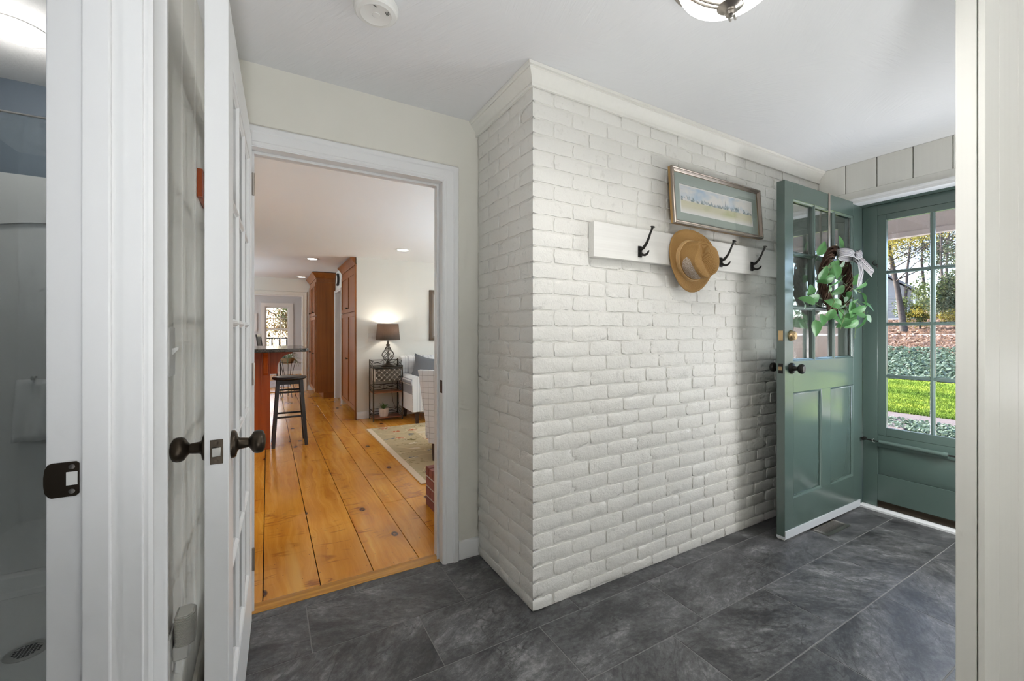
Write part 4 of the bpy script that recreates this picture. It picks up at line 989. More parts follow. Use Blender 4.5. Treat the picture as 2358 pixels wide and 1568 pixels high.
# light switch and night light on the left board wall
sw = thing('light_switch', 'white light switch plate behind the bathroom casing', 'light switch', (-.203, 1.285, 1.13), kind=None)
part(sw, 'plate', MB().box(0, .006, -.036, .036, -.058, .058), M['plastic'], bevel=.002)
part(sw, 'toggle', MB().prism([(.006, -.008), (.018, .006), (.018, .012), (.006, .008)], 'y', -.005, .005), M['plastic'])
ol = thing('wall_outlet', 'white outlet plate low on the board wall', 'outlet', (-.203, 1.29, .40))
part(ol, 'plate', MB().box(0, .006, -.036, .036, -.058, .058), M['plastic'], bevel=.002)
part(ol, 'socket', MB().lathe([(.016, 0), (.016, .003), (.001, .003)], 20, TR(.006, 0, -.020) @ RY(PI/2)), M['plastic'])
nl = thing('night_light', 'small ribbed plug-in night light on the low outlet', 'night light', (-.1965, 1.295, .42))
part(nl, 'plug_body', MB().box(0, .032, -.020, .020, -.030, .005), M['plastic'], bevel=.004)
lensm = NT('ribbed_lens'); wv = lensm.n('ShaderNodeTexWave', bands_direction='Z'); lensm.set(wv.inputs[0], lensm.objc()); wv.inputs['Scale'].default_value = 130
lensm = lensm.done(lensm.bsdf((.72, .71, .66), .2, 0, lensm.bump(wv.outputs[1], .8, .002)))
part(nl, 'lens', MB().prism([(.004, -.026), (.030, -.030), (.044, -.018), (.044, .018), (.030, .030), (.004, .026)], 'z', .005, .078), lensm, 30, bevel=.005)

tag(obj('wood_plaque', MB().box(-.203, -.187, 1.735, 1.90, 1.626, 1.72).mesh('wood_plaque', M['cherry_red'], 0), bevel=.002), 'small red-brown wooden plaque on the board wall behind the white door', 'plaque')
# shower
pan = MB().box(-1.33, -.361, 1.74, 2.70, -.02, .05)
sp_ = thing('shower_stall', 'white fibreglass shower stall seen past the jamb', 'shower', (-.85, 2.2, 0))
part(sp_, 'pan', MB().box(-.478, .488, -.36, .496, 0, .05).box(-.478, .488, -.46, -.36, 0, .11), M['shower'], bevel=.02)
part(sp_, 'ledge', MB().prism([(.40, .05), (.44, .06), (.46, .115), (.497, .125), (.497, .05)], 'x', -.478, .488), M['shower'], 30, bevel=.006)
# back surround with arched recess
def arch(z0, z1, x0, x1, rise, n=20):
    return [(x0, z0), (x1, z0)]+[(x1+(x0-x1)*k/n, z1-rise+rise*math.sin(PI*k/n)**.8) for k in range(n+1)]
outer = MB().box(-.478, -.37, .47, .4975, .125, 1.862).box(.40, .488, .47, .4975, .125, 1.862)
top = [(-.37, 1.862), (.40, 1.862)]+[(.40+(-.77)*k/24, 1.52+.14*math.sin(PI*k/24)**.7) for k in range(25)]
outer.prism(top, 'y', .47, .4975)
part(sp_, 'back_panel', outer, M['shower'], 30)
part(sp_, 'arched_recess', MB().box(-.37, .40, .488, .4975, .125, 1.67), M['shower'])
part(sp_, 'side_panel', MB().box(.470, .488, -.36, .47, .05, 1.862), M['shower']); part(sp_, 'side_panel', MB().box(-.478, -.462, -.36, .47, .05, 1.862), M['shower'])
dr = thing('shower_drain', 'round steel drain in the white shower pan', 'drain', (-.735, 2.15, .05))
part(dr, 'rim', MB().lathe([(.058, 0), (.058, .002), (.040, .003), (.040, .001), (.001, .001)], 36), M['steel'])
dg = MB()
for i in range(-3, 4):
    for j in range(-3, 4):
        if i*i+j*j < 11: dg.box(-.0038, .0038, -.0038, .0038, .0010, .0016, TR(i*.0105, j*.0105, 0))
part(dr, 'slots', dg, M['dark'])
gp = thing('shower_door', 'clear glass shower door panel', 'shower door', (-.85, 1.79, .112))
part(gp, 'glass_panel', MB().box(-.47, .485, -.004, .004, 0, 1.70), M['glass_door'])
part(gp, 'top_rail', MB().box(-.47, .485, -.0045, .0045, 1.700, 1.7035), M['steel'])
rl = thing('recessed_light', 'bright recessed light over the shower stall', 'ceiling light', (-.80, 2.25, H))
part(rl, 'trim_ring', MB().lathe([(.070, 0), (.098, 0), (.098, -.004), (.085, -.007), (.070, -.007)], 36, cap=False), M['plastic'], 30)
part(rl, 'lens', MB().lathe([(.070, -.003), (.068, -.018), (.058, -.024), (.001, -.026)], 36, cap=False), M['can_glow'], 60)
light('shower_bulb', 'POINT', (-.80, 2.2, H-.12), 3.2, (1, .97, .93), radius=.06)
# towel modelled inside the shower in place of its reflection in the glass
tw = thing('towel', 'white towel standing in for its reflection in the shower glass', 'towel', (-.885, 2.655, .97))
def twf(u, v): return Vector((-.05+.10*u+.01*v*(u-.5)-.01*v, -.006-.012*math.sin(u*9+v*2)*(.4+.6*v), -.27*v))
o = part(tw, 'cloth', MB().grid(twf, 14, 10), M['white_fabric'], 60); sm = o.modifiers.new('thick', 'SOLIDIFY'); sm.thickness = .006
part(tw, 'hook', MB().tube([(0, .012, .008), (0, -.012, .008), (0, -.022, .0), (0, -.020, .012)], .005, 8), M['steel'])
print('hall ok')
#@@LIVING
# ================================================================== LIVING ROOM AND KITCHEN
# ---- bar counter
bc = thing('bar_counter', 'cherry bar with dark granite top and curved bracket', 'bar counter', (0, 0, 0))
ctr = [(-2.55, 4.52), (.29, 4.52), (.325, 4.535), (.345, 4.57), (.345, 5.50), (.325, 5.535), (.29, 5.55), (-2.55, 5.55)]
part(bc, 'countertop', MB().prism(ctr, 'z', .980, 1.012), M['granite'], 20, bevel=.004)
part(bc, 'end_panel', MB().box(-2.55, -.055, 4.872, 5.45, 0, .980), M['cherry_red'])
part(bc, 'post', MB().box(-.055, .022, 4.862, 5.46, 0, .980), M['cherry_red'], bevel=.002)
part(bc, 'rail', MB().box(-2.55, -.0555, 4.862, 4.8715, 0, .10).box(-2.55, -.0555, 4.862, 4.8715, .90, .98), M['cherry_red'], bevel=.002)
part(bc, 'corbel', MB().prism([(4.8615, .74), (4.845, .742), (4.83, .76), (4.825, .80), (4.81, .86), (4.77, .92), (4.70, .95), (4.68, .979), (4.8615, .979)], 'x', -.036, .004), M['cherry_red'], 20, bevel=.004)
arc = [(.0225, .745), (.085, .745), (.088, .80)]+[(.088+.115*(1-math.cos(PI/2*k/10)), .80+.145*math.sin(PI/2*k/10)) for k in range(1, 11)]+[(.222, .950), (.228, .979), (.0225, .979)]
for yb in (4.90, 5.40): part(bc, 'bracket', MB().prism(arc, 'y', yb, yb+.035), M['cherry_red'], 25, bevel=.003)
# ---- stool
stl = thing('bar_stool', 'black wooden bar stool with round seat at the counter', 'stool', (.20, 5.03, 0))
part(stl, 'seat', MB().lathe([(.001, .672), (.140, .672), (.158, .680), (.164, .690), (.160, .699), (.148, .703), (.10, .700), (.001, .698)], 40), M['black_wood'], 40)
def lg(sx, sy): return [(sx*.105, sy*.105, .675), (sx*.150, sy*.150, 0)]
for sx in (-1, 1):
    for sy in (-1, 1): 
        (x0, y0, z0), (x1, y1, z1) = lg(sx, sy); h_ = .016
        q = MB(); q.add([(x1-h_, y1-h_, 0), (x1+h_, y1-h_, 0), (x1+h_, y1+h_, 0), (x1-h_, y1+h_, 0), (x0-h_, y0-h_, z0), (x0+h_, y0-h_, z0), (x0+h_, y0+h_, z0), (x0-h_, y0+h_, z0)], [(3, 2, 1, 0), (4, 5, 6, 7), (0, 1, 5, 4), (1, 2, 6, 5), (2, 3, 7, 6), (3, 0, 4, 7)])
        part(stl, 'leg', q, M['black_wood'], 20, bevel=.003)
part(stl, 'apron', MB().box(-.10, .10, -.115, -.098, .630, .672).box(-.10, .10, .098, .115, .630, .672).box(-.115, -.098, -.10, .10, .630, .672).box(.098, .115, -.10, .10, .630, .672), M['black_wood'], bevel=.002)
for z, e_ in ((.55, .113), (.30, .130)):
    for s_ in (-1, 1): part(stl, 'rung', MB().tube([(-e_, s_*e_, z), (e_, s_*e_, z)], .0095, 10), M['black_wood'])
    for s_ in (-1, 1): part(stl, 'rung', MB().tube([(s_*e_, -e_, z-.045), (s_*e_, e_, z-.045)], .0095, 10), M['black_wood'])
# ---- tall cherry cabinets
def cab_door(t, x, y0, y1, z0, z1, ky, kz):
    w_ = .055
    fr = MB().box(x-.019, x, y0, y0+w_, z0, z1).box(x-.019, x, y1-w_, y1, z0, z1).box(x-.019, x, y0+w_, y1-w_, z0, z0+w_).box(x-.019, x, y0+w_, y1-w_, z1-w_, z1)
    d = part(t, 'door', fr, M['cherry'], bevel=.0015)
    part(d, 'door_panel', MB().box(x-.010, x-.002, y0+w_, y1-w_, z0+w_, z1-w_), M['cherry'])
    part(d, 'door_knob', MB().lathe([(.001, 0), (.006, 0), (.005, .012), (.012, .018), (.013, .024), (.009, .028), (.001, .029)], 14, TR(x-.019, ky, kz) @ RY(-PI/2)), M['bronze'])
def crown_prof(s_): return [(0, 0), (0, .10*s_), (.075*s_, .10*s_), (.075*s_, .085*s_), (.055*s_, .07*s_), (.03*s_, .035*s_), (.012*s_, .012*s_), (.012*s_, 0)]
def cabinet(label, x, x1, y0, y1, top, split, ndoor, name='pantry_cabinet', inset=False):
    t = thing(name, label, 'cabinet', (0, 0, 0), group='tall cherry pantry cabinets')
    part(t, 'body', MB().box(x, x1, y0, y1, .105, top-.16), M['cherry'], bevel=.002)
    part(t, 'toe_kick', MB().box(x+.11, x1, y0+.012, y1, 0, .1048), M['cherry'])
    part(t, 'frieze', MB().box(x-.004, x1, y0-(0 if inset else .004), y1, top-.1598, top-.09), M['cherry'])
    part(t, 'crown', MB().sweep(([(x-.004, y0, top-.098)] if inset else [(x1, y0-.004, top-.098), (x-.004, y0-.004, top-.098)])+[(x-.004, y1, top-.098)], (0, 0, 1), crown_prof(.97)), M['cherry'], 25)
    wd_ = (y1-y0-.02)/ndoor
    for k in range(ndoor):
        a = y0+.01+wd_*k+.0015; b_ = a+wd_-.003; ky = b_-.03 if k % 2 == 0 else a+.03
        cab_door(t, x-.0005, a, b_, split+.006, top-.166, ky, split+.07); cab_door(t, x-.0005, a, b_, .112, split-.006, ky, .78)
    return t
c1 = cabinet('tall cherry pantry cabinet beside the lit lamp wall', 1.03, 1.60, 5.965, 7.15, 2.168, 1.44, 2, inset=True)
c1.location = (0, 0, 0)
part(c1, 'filler', MB().box(1.008, 1.0305, 5.951, 5.9642, 0, 2.07), M['cherry'])
c2 = cabinet('tall cherry pantry cabinet in front of the kitchen end wall', .735, 1.035, 8.04, 9.29, 2.19, 1.44, 4)
# ---- wall clock seen edge-on
ck = thing('wall_clock', 'black round wall clock above the kitchen side doorway', 'clock', (1.038, 7.66, 2.045))
part(ck, 'case', MB().lathe([(.001, 0), (.105, 0), (.108, .02), (.100, .032), (.088, .034), (.086, .026), (.001, .026)], 36, RY(-PI/2)), M['black_wood'], 40)
part(ck, 'dial', MB().lathe([(.085, .0265), (.001, .0267)], 36, RY(-PI/2), cap=False), M['plastic'])
# ---- switch plate, outlet
sw = thing('switch_plate', 'wide three-gang light switch beside the lamp shade', 'light switch', (1.23, 5.948, 1.094))
part(sw, 'plate', MB().box(-.058, .058, -.006, 0, -.055, .055), M['plastic'], bevel=.002)
for k in (-1, 0, 1): part(sw, 'toggle', MB().box(-.006+k*.036, .006+k*.036, -.013, -.006, -.012, .012), M['plastic'], bevel=.002)
sw = thing('wall_outlet', 'white outlet on the kitchen end wall beside the cabinet', 'outlet', (.668, 9.298, .36))
part(sw, 'plate', MB().box(-.04, .04, -.006, 0, -.06, .06), M['plastic'], bevel=.002)
for k in (-1, 1): part(sw, 'socket', MB().box(-.016, .016, -.009, -.006, k*.024-.014, k*.024+.014), M['plastic'], bevel=.002)
# ---- recessed lights
def can(name, x, y, z, label, wv=12):
    t = thing('recessed_light', label, 'ceiling light', (x, y, z), group='recessed lights beyond the doorway')
    part(t, 'trim_ring', MB().lathe([(.065, .0), (.092, 0), (.092, -.003), (.080, -.006), (.065, -.006)], 32, cap=False), M['plastic'], 30)
    part(t, 'lens', MB().lathe([(.066, -.002), (.060, -.008), (.001, -.009)], 32, cap=False), M['can_glow'], 60)
can('a', 1.43, 5.14, HL, 'recessed ceiling light above the striped sofa', 2)
can('b', .547, 6.58, HK, 'recessed ceiling light before the nearer cherry cabinet', 2)
can('c', .557, 8.9, HK, 'recessed ceiling light nearest the kitchen end wall', 2)
# ---- wire etagere
et = thing('wire_shelf', 'dark wire shelf stand with wooden shelves under the lamp', 'shelf stand', (1.19, 5.655, 0))
WW, DD = .375, .235
for x in (0, WW):
    for y in (0, DD):
        top = .79 if y > 0 else .715
        part(et, 'post', MB().tube([(x, y, 0), (x, y, top)], .0085, 8).ball((x, y, top), .010, 8, 6), M['bronze'])
        if y > 0 or x == 0: pass
for z, nm in ((.045, 'shelf'), (.375, 'shelf'), (.70, 'shelf')):
    part(et, nm, MB().box(-.004, WW+.004, .004, DD-.004, z-.012, z), M['shelf_wood'] if z < .69 else M['bronze'], bevel=.001)
def rail_(z0, z1, pts):
    q = MB()
    for (xa, ya), (xb, yb_) in zip(pts[:-1], pts[1:]):
        for z in (z0, z1): q.tube([(xa, ya, z), (xb, yb_, z)], .004, 6)
        L = math.hypot(xb-xa, yb_-ya); n = max(1, round(L/.19))
        for k in range(n):
            f0, f1 = k/n, (k+1)/n
            P = lambda f_, z: (xa+(xb-xa)*f_, ya+(yb_-ya)*f_, z)
            zc = (z0+z1)/2
            q.tube([P(f0+(f1-f0)*s_, z1-(z1-z0)*.48*math.sin(PI*s_)) for s_ in [i/8 for i in range(9)]], .003, 5)
            q.tube([P(f0+(f1-f0)*s_, z0+(z1-z0)*.48*math.sin(PI*s_)) for s_ in [i/8 for i in range(9)]], .003, 5)
            if k: q.tube([P(f0, z0), P(f0, z1)], .003, 5)
    return q
for z0, z1 in ((.055, .125), (.385, .455), (.71, .785)):
    part(et, 'gallery_rail', rail_(z0, z1, [(0, 0), (0, DD), (WW, DD), (WW, 0)]) if z0 < .7 else rail_(z0, z1, [(0, .02), (0, DD), (WW, DD), (WW, .02)]), M['bronze'])
bx_ = thing('lattice_box', 'patterned lattice drawer box under the top of the wire shelf', 'storage box', (1.215, 5.662, .515))
part(bx_, 'body', MB().box(.0, .335, .006, .20, 0, .165), plain('cream_canvas', (.62, .54, .46), .9, 0, .1), bevel=.003)
lt = MB(); s_ = .0335
for i in range(10):
    for j in range(5):
        cx_, cz_ = .0168+i*s_, .0155+j*s_
        pts = [(cx_+.0135*math.cos(2*PI*k/12), .003, cz_+.0135*math.sin(2*PI*k/12)) for k in range(12)]
        lt.tube(pts, .0030, 5, True)
        if (i+j) % 2 == 0:
            lt.tube([(cx_-.017, .004, cz_-.016), (cx_+.017, .004, cz_+.016)], .0028, 5); lt.tube([(cx_-.017, .004, cz_+.016), (cx_+.017, .004, cz_-.016)], .0028, 5)
part(bx_, 'lattice', lt, M['bronze'])
hr = thing('runner_cloth', 'none', 'cloth') if False else None
# ---- table lamp
lm = thing('table_lamp', 'lit table lamp with grey drum shade and twisted wire base', 'lamp', (1.405, 5.775, .70))
part(lm, 'foot', MB().lathe([(.001, 0), (.092, 0), (.094, .008), (.085, .018), (.055, .032), (.030, .044), (.022, .058), (.026, .064), (.018, .072), (.001, .074)], 32), M['bronze'], 40)
for k in range(8):
    sg = 1 if k % 2 == 0 else -1; a0 = 2*PI*(k//2)/4
    pts = []
    for i in range(25):
        f_ = i/24; r_ = .014+.064*math.sin(PI*f_**.72)**1.3; a = a0+sg*f_*PI*1.05
        pts.append((r_*math.cos(a), r_*math.sin(a), .070+.215*f_))
    part(lm, 'twisted_wire', MB().tube(pts, .0036, 6), M['bronze'])
part(lm, 'stem', MB().tube([(0, 0, .07), (0, 0, .42)], .006, 10).lathe([(.001, .282), (.024, .282), (.028, .292), (.024, .300), (.012, .308), (.010, .34), (.001, .342)], 20), M['bronze'], 40)
m = NT('grey_linen_shade'); p = m.objc(); wv = m.noise(m.map(p, (260, 260, 6)), 1.0, 2)
col = m.mix(wv, (.15, .135, .12), (.23, .21, .19)); d_ = m.bsdf(col, .9); t_ = m.n('ShaderNodeBsdfTranslucent'); m.set(t_.inputs[0], m.mix(wv, (.22, .15, .095), (.32, .22, .15)))
mx = m.n('ShaderNodeMixShader'); mx.inputs[0].default_value = .5; m.t.links.new(d_, mx.inputs[1]); m.t.links.new(t_.outputs[0], mx.inputs[2]); shm = m.done(mx.outputs[0])
o = part(lm, 'lamp_shade', MB().lathe([(.158, .358), (.137, .575)], 48, cap=False), shm, 60, label='grey fabric drum shade'); sm = o.modifiers.new('thick', 'SOLIDIFY'); sm.thickness = .002
part(lm, 'bulb', MB().ball((0, 0, .47), .03, 16, 10, (1, 1, 1.3)), M['lamp_glow'], 60)
light('lamp_bulb', 'POINT', (1.405, 5.775, .70+.53), 4, (1, .90, .76), radius=.03)
# lamp cord
tag(obj('lamp_cord', MB().tube([(1.47, 5.86, .70), (1.50, 5.90, .5), (1.49, 5.91, .35), (1.505, 5.905, .2), (1.55, 5.92, .1), (1.60, 5.92, .2)], .003, 6).mesh('lamp_cord', M['bronze'])), 'thin dark lamp cord hanging behind the wire shelf', 'cord')
# ---- succulent in ribbed pot
pt = thing('potted_succulent', 'small green succulent in a ribbed cream pot on the bottom shelf', 'potted plant', (1.345, 5.755, .045))
def potf(u, v):
    a = 2*PI*u; rr = (.050+.012*math.sin(PI*min(1, v*1.1)*.5)); rr *= 1+.03*abs(math.sin(a*8)); return Vector((rr*math.cos(a), rr*math.sin(a), .105*v))
part(pt, 'pot', MB().grid(potf, 64, 6, True).lathe([(.001, .0), (.05, .0)], 32, cap=False).lathe([(.060, .105), (.052, .105), (.050, .09), (.001, .09)], 32, cap=False), plain('cream_ceramic', (.66, .55, .47), .5, 0, .04), 50)
sl = leaf_mesh(.10, .013, .35, M['succ'], 1)
for k in range(15):
    o = obj('leaf', sl, pt); tl = .35+.55*(k % 3)/2; o.matrix_local = TR(0, 0, .092) @ Matrix.Rotation(k*2.4, 4, 'Z') @ Matrix.Rotation(PI/2-tl, 4, 'X')
# ---- striped sofa
sf = thing('sofa', 'white striped rolled-arm sofa against the living room wall', 'sofa', (1.57, 5.24, 0))
SWd, SD = 1.55, .66
part(sf, 'base', MB().box(.03, SWd-.03, .02, SD, .145, .36), M['stripe'], bevel=.012)
bk = [(SD-.16, .30), (SD-.13, .62), (SD-.15, .76), (SD-.13, .82), (SD-.08, .842), (SD-.03, .83), (SD-.005, .78), (SD, .30)]
part(sf, 'back', MB().prism(bk, 'x', .01, SWd-.01), M['stripe'], 40, bevel=.012)
def armp(x0, sg):
    c = [(0, .15), (0, .50)]+[(.075+.085*math.cos(PI+.2-k*(PI+.4)/12)*1.0, .515+.085*math.sin(PI-.0-k*PI/12) if False else .515+.080*math.sin(PI*k/12)) for k in range(13)]+[(.145, .50), (.145, .15)]
    c = [(0.01, .15), (0.005, .48)]+[(.075-.088*math.cos(PI*k/12), .515+.085*math.sin(PI*k/12)) for k in range(13)]+[(.15, .48), (.15, .15)]
    return [(x0+sg*u, v) for u, v in c]
part(sf, 'arm', MB().prism(armp(0, 1), 'y', 0, SD-.03), M['stripe'], 40, bevel=.010); part(sf, 'arm', MB().prism(armp(SWd, -1), 'y', 0, SD-.03), M['stripe'], 40, bevel=.010)
part(sf, 'seat_cushion', MB().box(.155, SWd/2-.003, .0, SD-.15, .362, .475), M['stripe'], bevel=.03); part(sf, 'seat_cushion', MB().box(SWd/2+.003, SWd-.155, .0, SD-.15, .362, .475), M['stripe'], bevel=.03)
nh = MB()
for k in range(16):
    for x in (.012, .138): nh.ball((x, -.003, .18+k*.02), .004, 6, 4)
part(sf, 'nail_heads', nh, M['nickel'], kind='stuff')
for x in (.06, SWd-.10):
    for y in (.04, SD-.08): part(sf, 'leg', MB().add([(x, y, .145), (x+.055, y, .145), (x+.055, y+.05, .145), (x, y+.05, .145), (x+.01, y+.008, 0.0125 if y < .2 and False else 0), (x+.042, y+.008, 0), (x+.042, y+.038, 0), (x+.01, y+.038, 0)], [(0, 1, 2, 3), (7, 6, 5, 4), (0, 4, 5, 1), (1, 5, 6, 2), (2, 6, 7, 3), (3, 7, 4, 0)]), M['dark_wood'], 0)
def pillow(name, label, loc, rot, s_, mat):
    def fn(u, v, sg):
        x, y = (u-.5)*2, (v-.5)*2; e_ = (1-abs(x)**2.6)*(1-abs(y)**2.6); k = .86+.14*(abs(x)*abs(y))**2
        return Vector((x*s_*.5*k*1.06, sg*.065*max(0, e_)**.55, y*s_*.5*k*1.06))
    q = MB().grid(lambda u, v: fn(u, v, 1), 14, 14); q.grid(lambda u, v: fn(u, v, -1), 14, 14)
    me = q.mesh(name, mat, 70); o = obj(name, me, None, loc, rot); return tag(o, label, 'pillow')
pillow('throw_pillow', 'dark grey square throw pillow against the striped sofa arm', (1.86, 5.56, .655), (math.radians(-18), math.radians(14), math.radians(-12)), .36, M['grey_fabric'])
pillow('throw_pillow', 'white patterned throw pillow behind the grey one', (2.16, 5.62, .66), (math.radians(-16), math.radians(-8), math.radians(6)), .38, M['white_fabric'])
# ---- check armchair seen from behind
ac = thing('armchair', 'white windowpane-check armchair seen from behind at the door edge', 'armchair', (1.165, 3.72, 0), math.radians(-33))
def bk_(u, v):
    z = .165+.675*v; flare = .085*(1-v)**1.1
    x0, x1 = flare, .78-flare; x = x0+(x1-x0)*u
    y = -.0+.10*(1-v)*0-.05*v+.03*(abs(u-.5)*2)**3*(1 if True else 0)
    return x, y, z
q = MB(); n_, m_ = 16, 14; vs = []
for sgn, th in ((0, 0), (1, .13)):
    for j in range(m_+1):
        for i in range(n_+1):
            x, y, z = bk_(i/n_, j/m_); t_ = th*(1-.35*(j/m_)**3)
            if j == m_: z -= .012
            if i in (0, n_): x += .008 if i == 0 else -.008
            vs.append((x, y+t_+(.012 if (sgn == 0 and (i in (0, n_) or j == m_)) else 0), z))
K = (n_+1)*(m_+1); fs = []
for j in range(m_):
    for i in range(n_):
        a = j*(n_+1)+i; fs.append((a, a+1, a+n_+2, a+n_+1)); a += K; fs.append((a+1, a, a+n_+1, a+n_+2))
for i in range(n_):
    a = m_*(n_+1)+i; fs.append((a, a+1, a+1+K, a+K)); a = i; fs.append((a+1, a, a+K, a+1+K))
for j in range(m_):
    a = j*(n_+1); fs.append((a+n_+1, a, a+K, a+n_+1+K)); a += n_; fs.append((a, a+n_+1, a+n_+1+K, a+K))
q.add(vs, fs)
part(ac, 'back', q, M['check'], 50)
part(ac, 'seat', MB().box(.10, .68, .13, .72, .165, .44), M['check'], bevel=.03)
for x in (.03, .63): part(ac, 'arm', MB().box(x, x+.12, .13, .66, .165, .60), M['check'], bevel=.04)
for x, y, sx in ((.125, .02, -1), (.60, .02, 1), (.125, .62, -1), (.60, .62, 1)):
    part(ac, 'leg', MB().add([(x, y, .17), (x+.05, y, .17), (x+.05, y+.05, .17), (x, y+.05, .17), (x+.012, y-.01, .0125), (x+.038, y-.01, .0125), (x+.038, y+.022, .0125), (x+.012, y+.022, .0125)], [(0, 1, 2, 3), (7, 6, 5, 4), (0, 4, 5, 1), (1, 5, 6, 2), (2, 6, 7, 3), (3, 7, 4, 0)]), M['dark_wood'], 0)
# ---- rug
tag(obj('floral_rug', MB().box(1.02, 3.4, 3.16, 5.235, 0.0004, .012).mesh('floral_rug', M['rug'], 0), bevel=.004), 'beige and sage floral wool rug on the pine floor', 'rug')
# ---- brick hearth
he = thing('brick_hearth', 'raised red brick fireplace hearth at the door edge', 'hearth', (.934, 2.145, 0))
part(he, 'mortar_core', MB().box(.004, 1.8, 0, .648, 0, .252), M['grey_mortar'])
rb_ = random.Random(5)
zc = [(.002, .058), (.068, .126), (.136, .192), (.202, .260)]
def hb_(x0, x1, y0, y1, z0, z1):
    b_ = MB().box(x0, x1, y0, y1, z0, z1); o = part(he, 'brick', b_, M['red_brick'], 0, bevel=.004)
for i, (z0, z1) in enumerate(zc):
    y = .652
    if i == 3:
        while y > .05: hb_(0, .195, max(.0, y-.062), y, z0, z1); y -= .070
        x = .205
        while x < 1.75: hb_(x, x+.062, .452, .652, z0, z1); x += .072
        continue
    ln = [.095, .2, .2, .2] if i % 2 else [.2, .2, .2, .1]
    for L in ln:
        if y-L < -.02: L = y
        if L < .03: break
        hb_(0, .09, y-L+.004, y-.004, z0, z1); y -= L
    x = .1 if i % 2 else .2
    while x < 1.75: hb_(x, min(1.8, x+.192), .56, .652, z0, z1); x += .202
# ---- framed picture on the living room wall
pf = thing('framed_picture', 'brown framed picture on the living room wall above the sofa', 'picture', (2.45, 5.948, 1.041))
part(pf, 'frame', MB().sweep([(-.41, 0, 0), (.41, 0, 0), (.41, 0, .734), (-.41, 0, .734)], (0, -1, 0), [(0, 0), (0, .022), (.02, .028), (.05, .022), (.066, .014), (.066, 0)], closed=True), woodmat('brown_frame', (.07, .045, .025), (.12, .08, .05), (.17, .12, .08), .4, 'z', 30))
part(pf, 'print', MB().box(-.345, .345, -.006, 0, .065, .669), plain('white_print', (.74, .74, .72), .7, 0, .02))
# ---- plant on a wire stand, by the far opening
ps = thing('plant_stand', 'black wire plant stand with basket beyond the bar stool', 'plant stand', (.31, 8.55, 0))
part(ps, 'basket', MB().lathe([(.001, .60), (.075, .60), (.11, .66), (.115, .70), (.105, .70), (.10, .67), (.001, .66)], 24, cap=False), plain('woven_basket', (.36, .27, .17), .8, 0, .2, 60, .5), 40)
for k in range(5):
    a = 2*PI*k/5+.2; part(ps, 'leg', MB().tube([(r_*math.cos(a), r_*math.sin(a), z) for r_, z in ((.13, 0), (.11, .12), (.075, .30), (.085, .45), (.12, .60), (.13, .66))], .0045, 6), M['black_metal'])
part(ps, 'hoop', MB().tube([(.077*math.cos(2*PI*k/20), .077*math.sin(2*PI*k/20), .30) for k in range(20)], .004, 6, True).tube([(.118*math.cos(2*PI*k/20), .118*math.sin(2*PI*k/20), .62) for k in range(20)], .004, 6, True), M['black_metal'])
hp = thing('trailing_plant', 'leafy grey-green houseplant sitting in the wire plant stand', 'plant', (.31, 8.55, .665))
hl = leaf_mesh(.11, .011, .3, M['houseplant'], 2)
for k in range(46):
    a = rv.uniform(0, 2*PI); bias = .10 if math.cos(a) > 0 else 0; r_ = rv.uniform(.02, .14)+bias*rv.random(); z = .13-rv.random()*.30*(r_/.2)
    o = obj('leaf', hl, hp); o.matrix_local = TR(r_*math.cos(a), r_*math.sin(a), max(-.12, z)) @ Matrix.Rotation(a-PI/2, 4, 'Z') @ Matrix.Rotation(rv.uniform(-1.1, .7), 4, 'X')
for k in range(9):
    a = 2*PI*k/9; sb_ = MB(); sb_.tube([(0, 0, -.02), (.06*math.cos(a), .06*math.sin(a), .08), (.15*math.cos(a), .15*math.sin(a), .05)], .003, 5); part(hp, 'stem', sb_, M['houseplant'])
# ---- far room: window, rug, picture, chair
wn_ = thing('window_1', 'white small-paned sash window in the far grey wall', 'window', (0, 0, 0), kind='structure')
part(wn_, 'casing', MB().sweep([(FWX0, 13.0, FWZ0), (FWX0, 13.0, FWZ1), (FWX1, 13.0, FWZ1), (FWX1, 13.0, FWZ0)], (0, -1, 0), [(0, 0), (0, .016), (.09, .022), (.098, .022), (.098, 0)], closed=True), M['white'])
part(wn_, 'sash', MB().box(FWX0, FWX0+.04, 13.02, 13.06, FWZ0, FWZ1).box(FWX1-.04, FWX1, 13.02, 13.06, FWZ0, FWZ1).box(FWX0+.04, FWX1-.04, 13.02, 13.06, FWZ0, FWZ0+.05).box(FWX0+.04, FWX1-.04, 13.02, 13.06, FWZ1-.04, FWZ1).box(FWX0+.04, FWX1-.04, 13.012, 13.058, 1.21, 1.255), M['white'])
fx0, fx1 = FWX0+.04, FWX1-.04; cwf = (fx1-fx0)/3
for k in (1, 2): part(wn_, 'muntin', MB().box(fx0+cwf*k-.009, fx0+cwf*k+.009, 13.03, 13.05, FWZ0+.05, FWZ1-.04), M['white'])
for z in (1.51, .94): part(wn_, 'muntin', MB().box(fx0, fx1, 13.031, 13.049, z-.009, z+.009), M['white'])
for i in range(3):
    for (za, zb) in ((FWZ0+.05, .94), (.94, 1.21), (1.255, 1.51), (1.51, FWZ1-.04)):
        part(wn_, 'pane', MB().box(fx0+cwf*i+.01, fx0+cwf*(i+1)-.01, 13.038, 13.041, za+.01, zb-.01), M['glass'])
tag(obj('flat_rug', MB().box(-1.4, .42, 10.1, 11.5, .0004, .008).mesh('flat_rug', M['rug2'], 0)), 'faded grey-violet rug in the far room', 'rug')
wp = thing('framed_picture', 'small white-framed picture left of the far window', 'picture', (-.50, 12.998, 1.17))
part(wp, 'frame', MB().sweep([(-.26, 0, 0), (.26, 0, 0), (.26, 0, .465), (-.26, 0, .465)], (0, -1, 0), [(0, 0), (0, .025), (.03, .025), (.03, 0)], closed=True), M['white'])
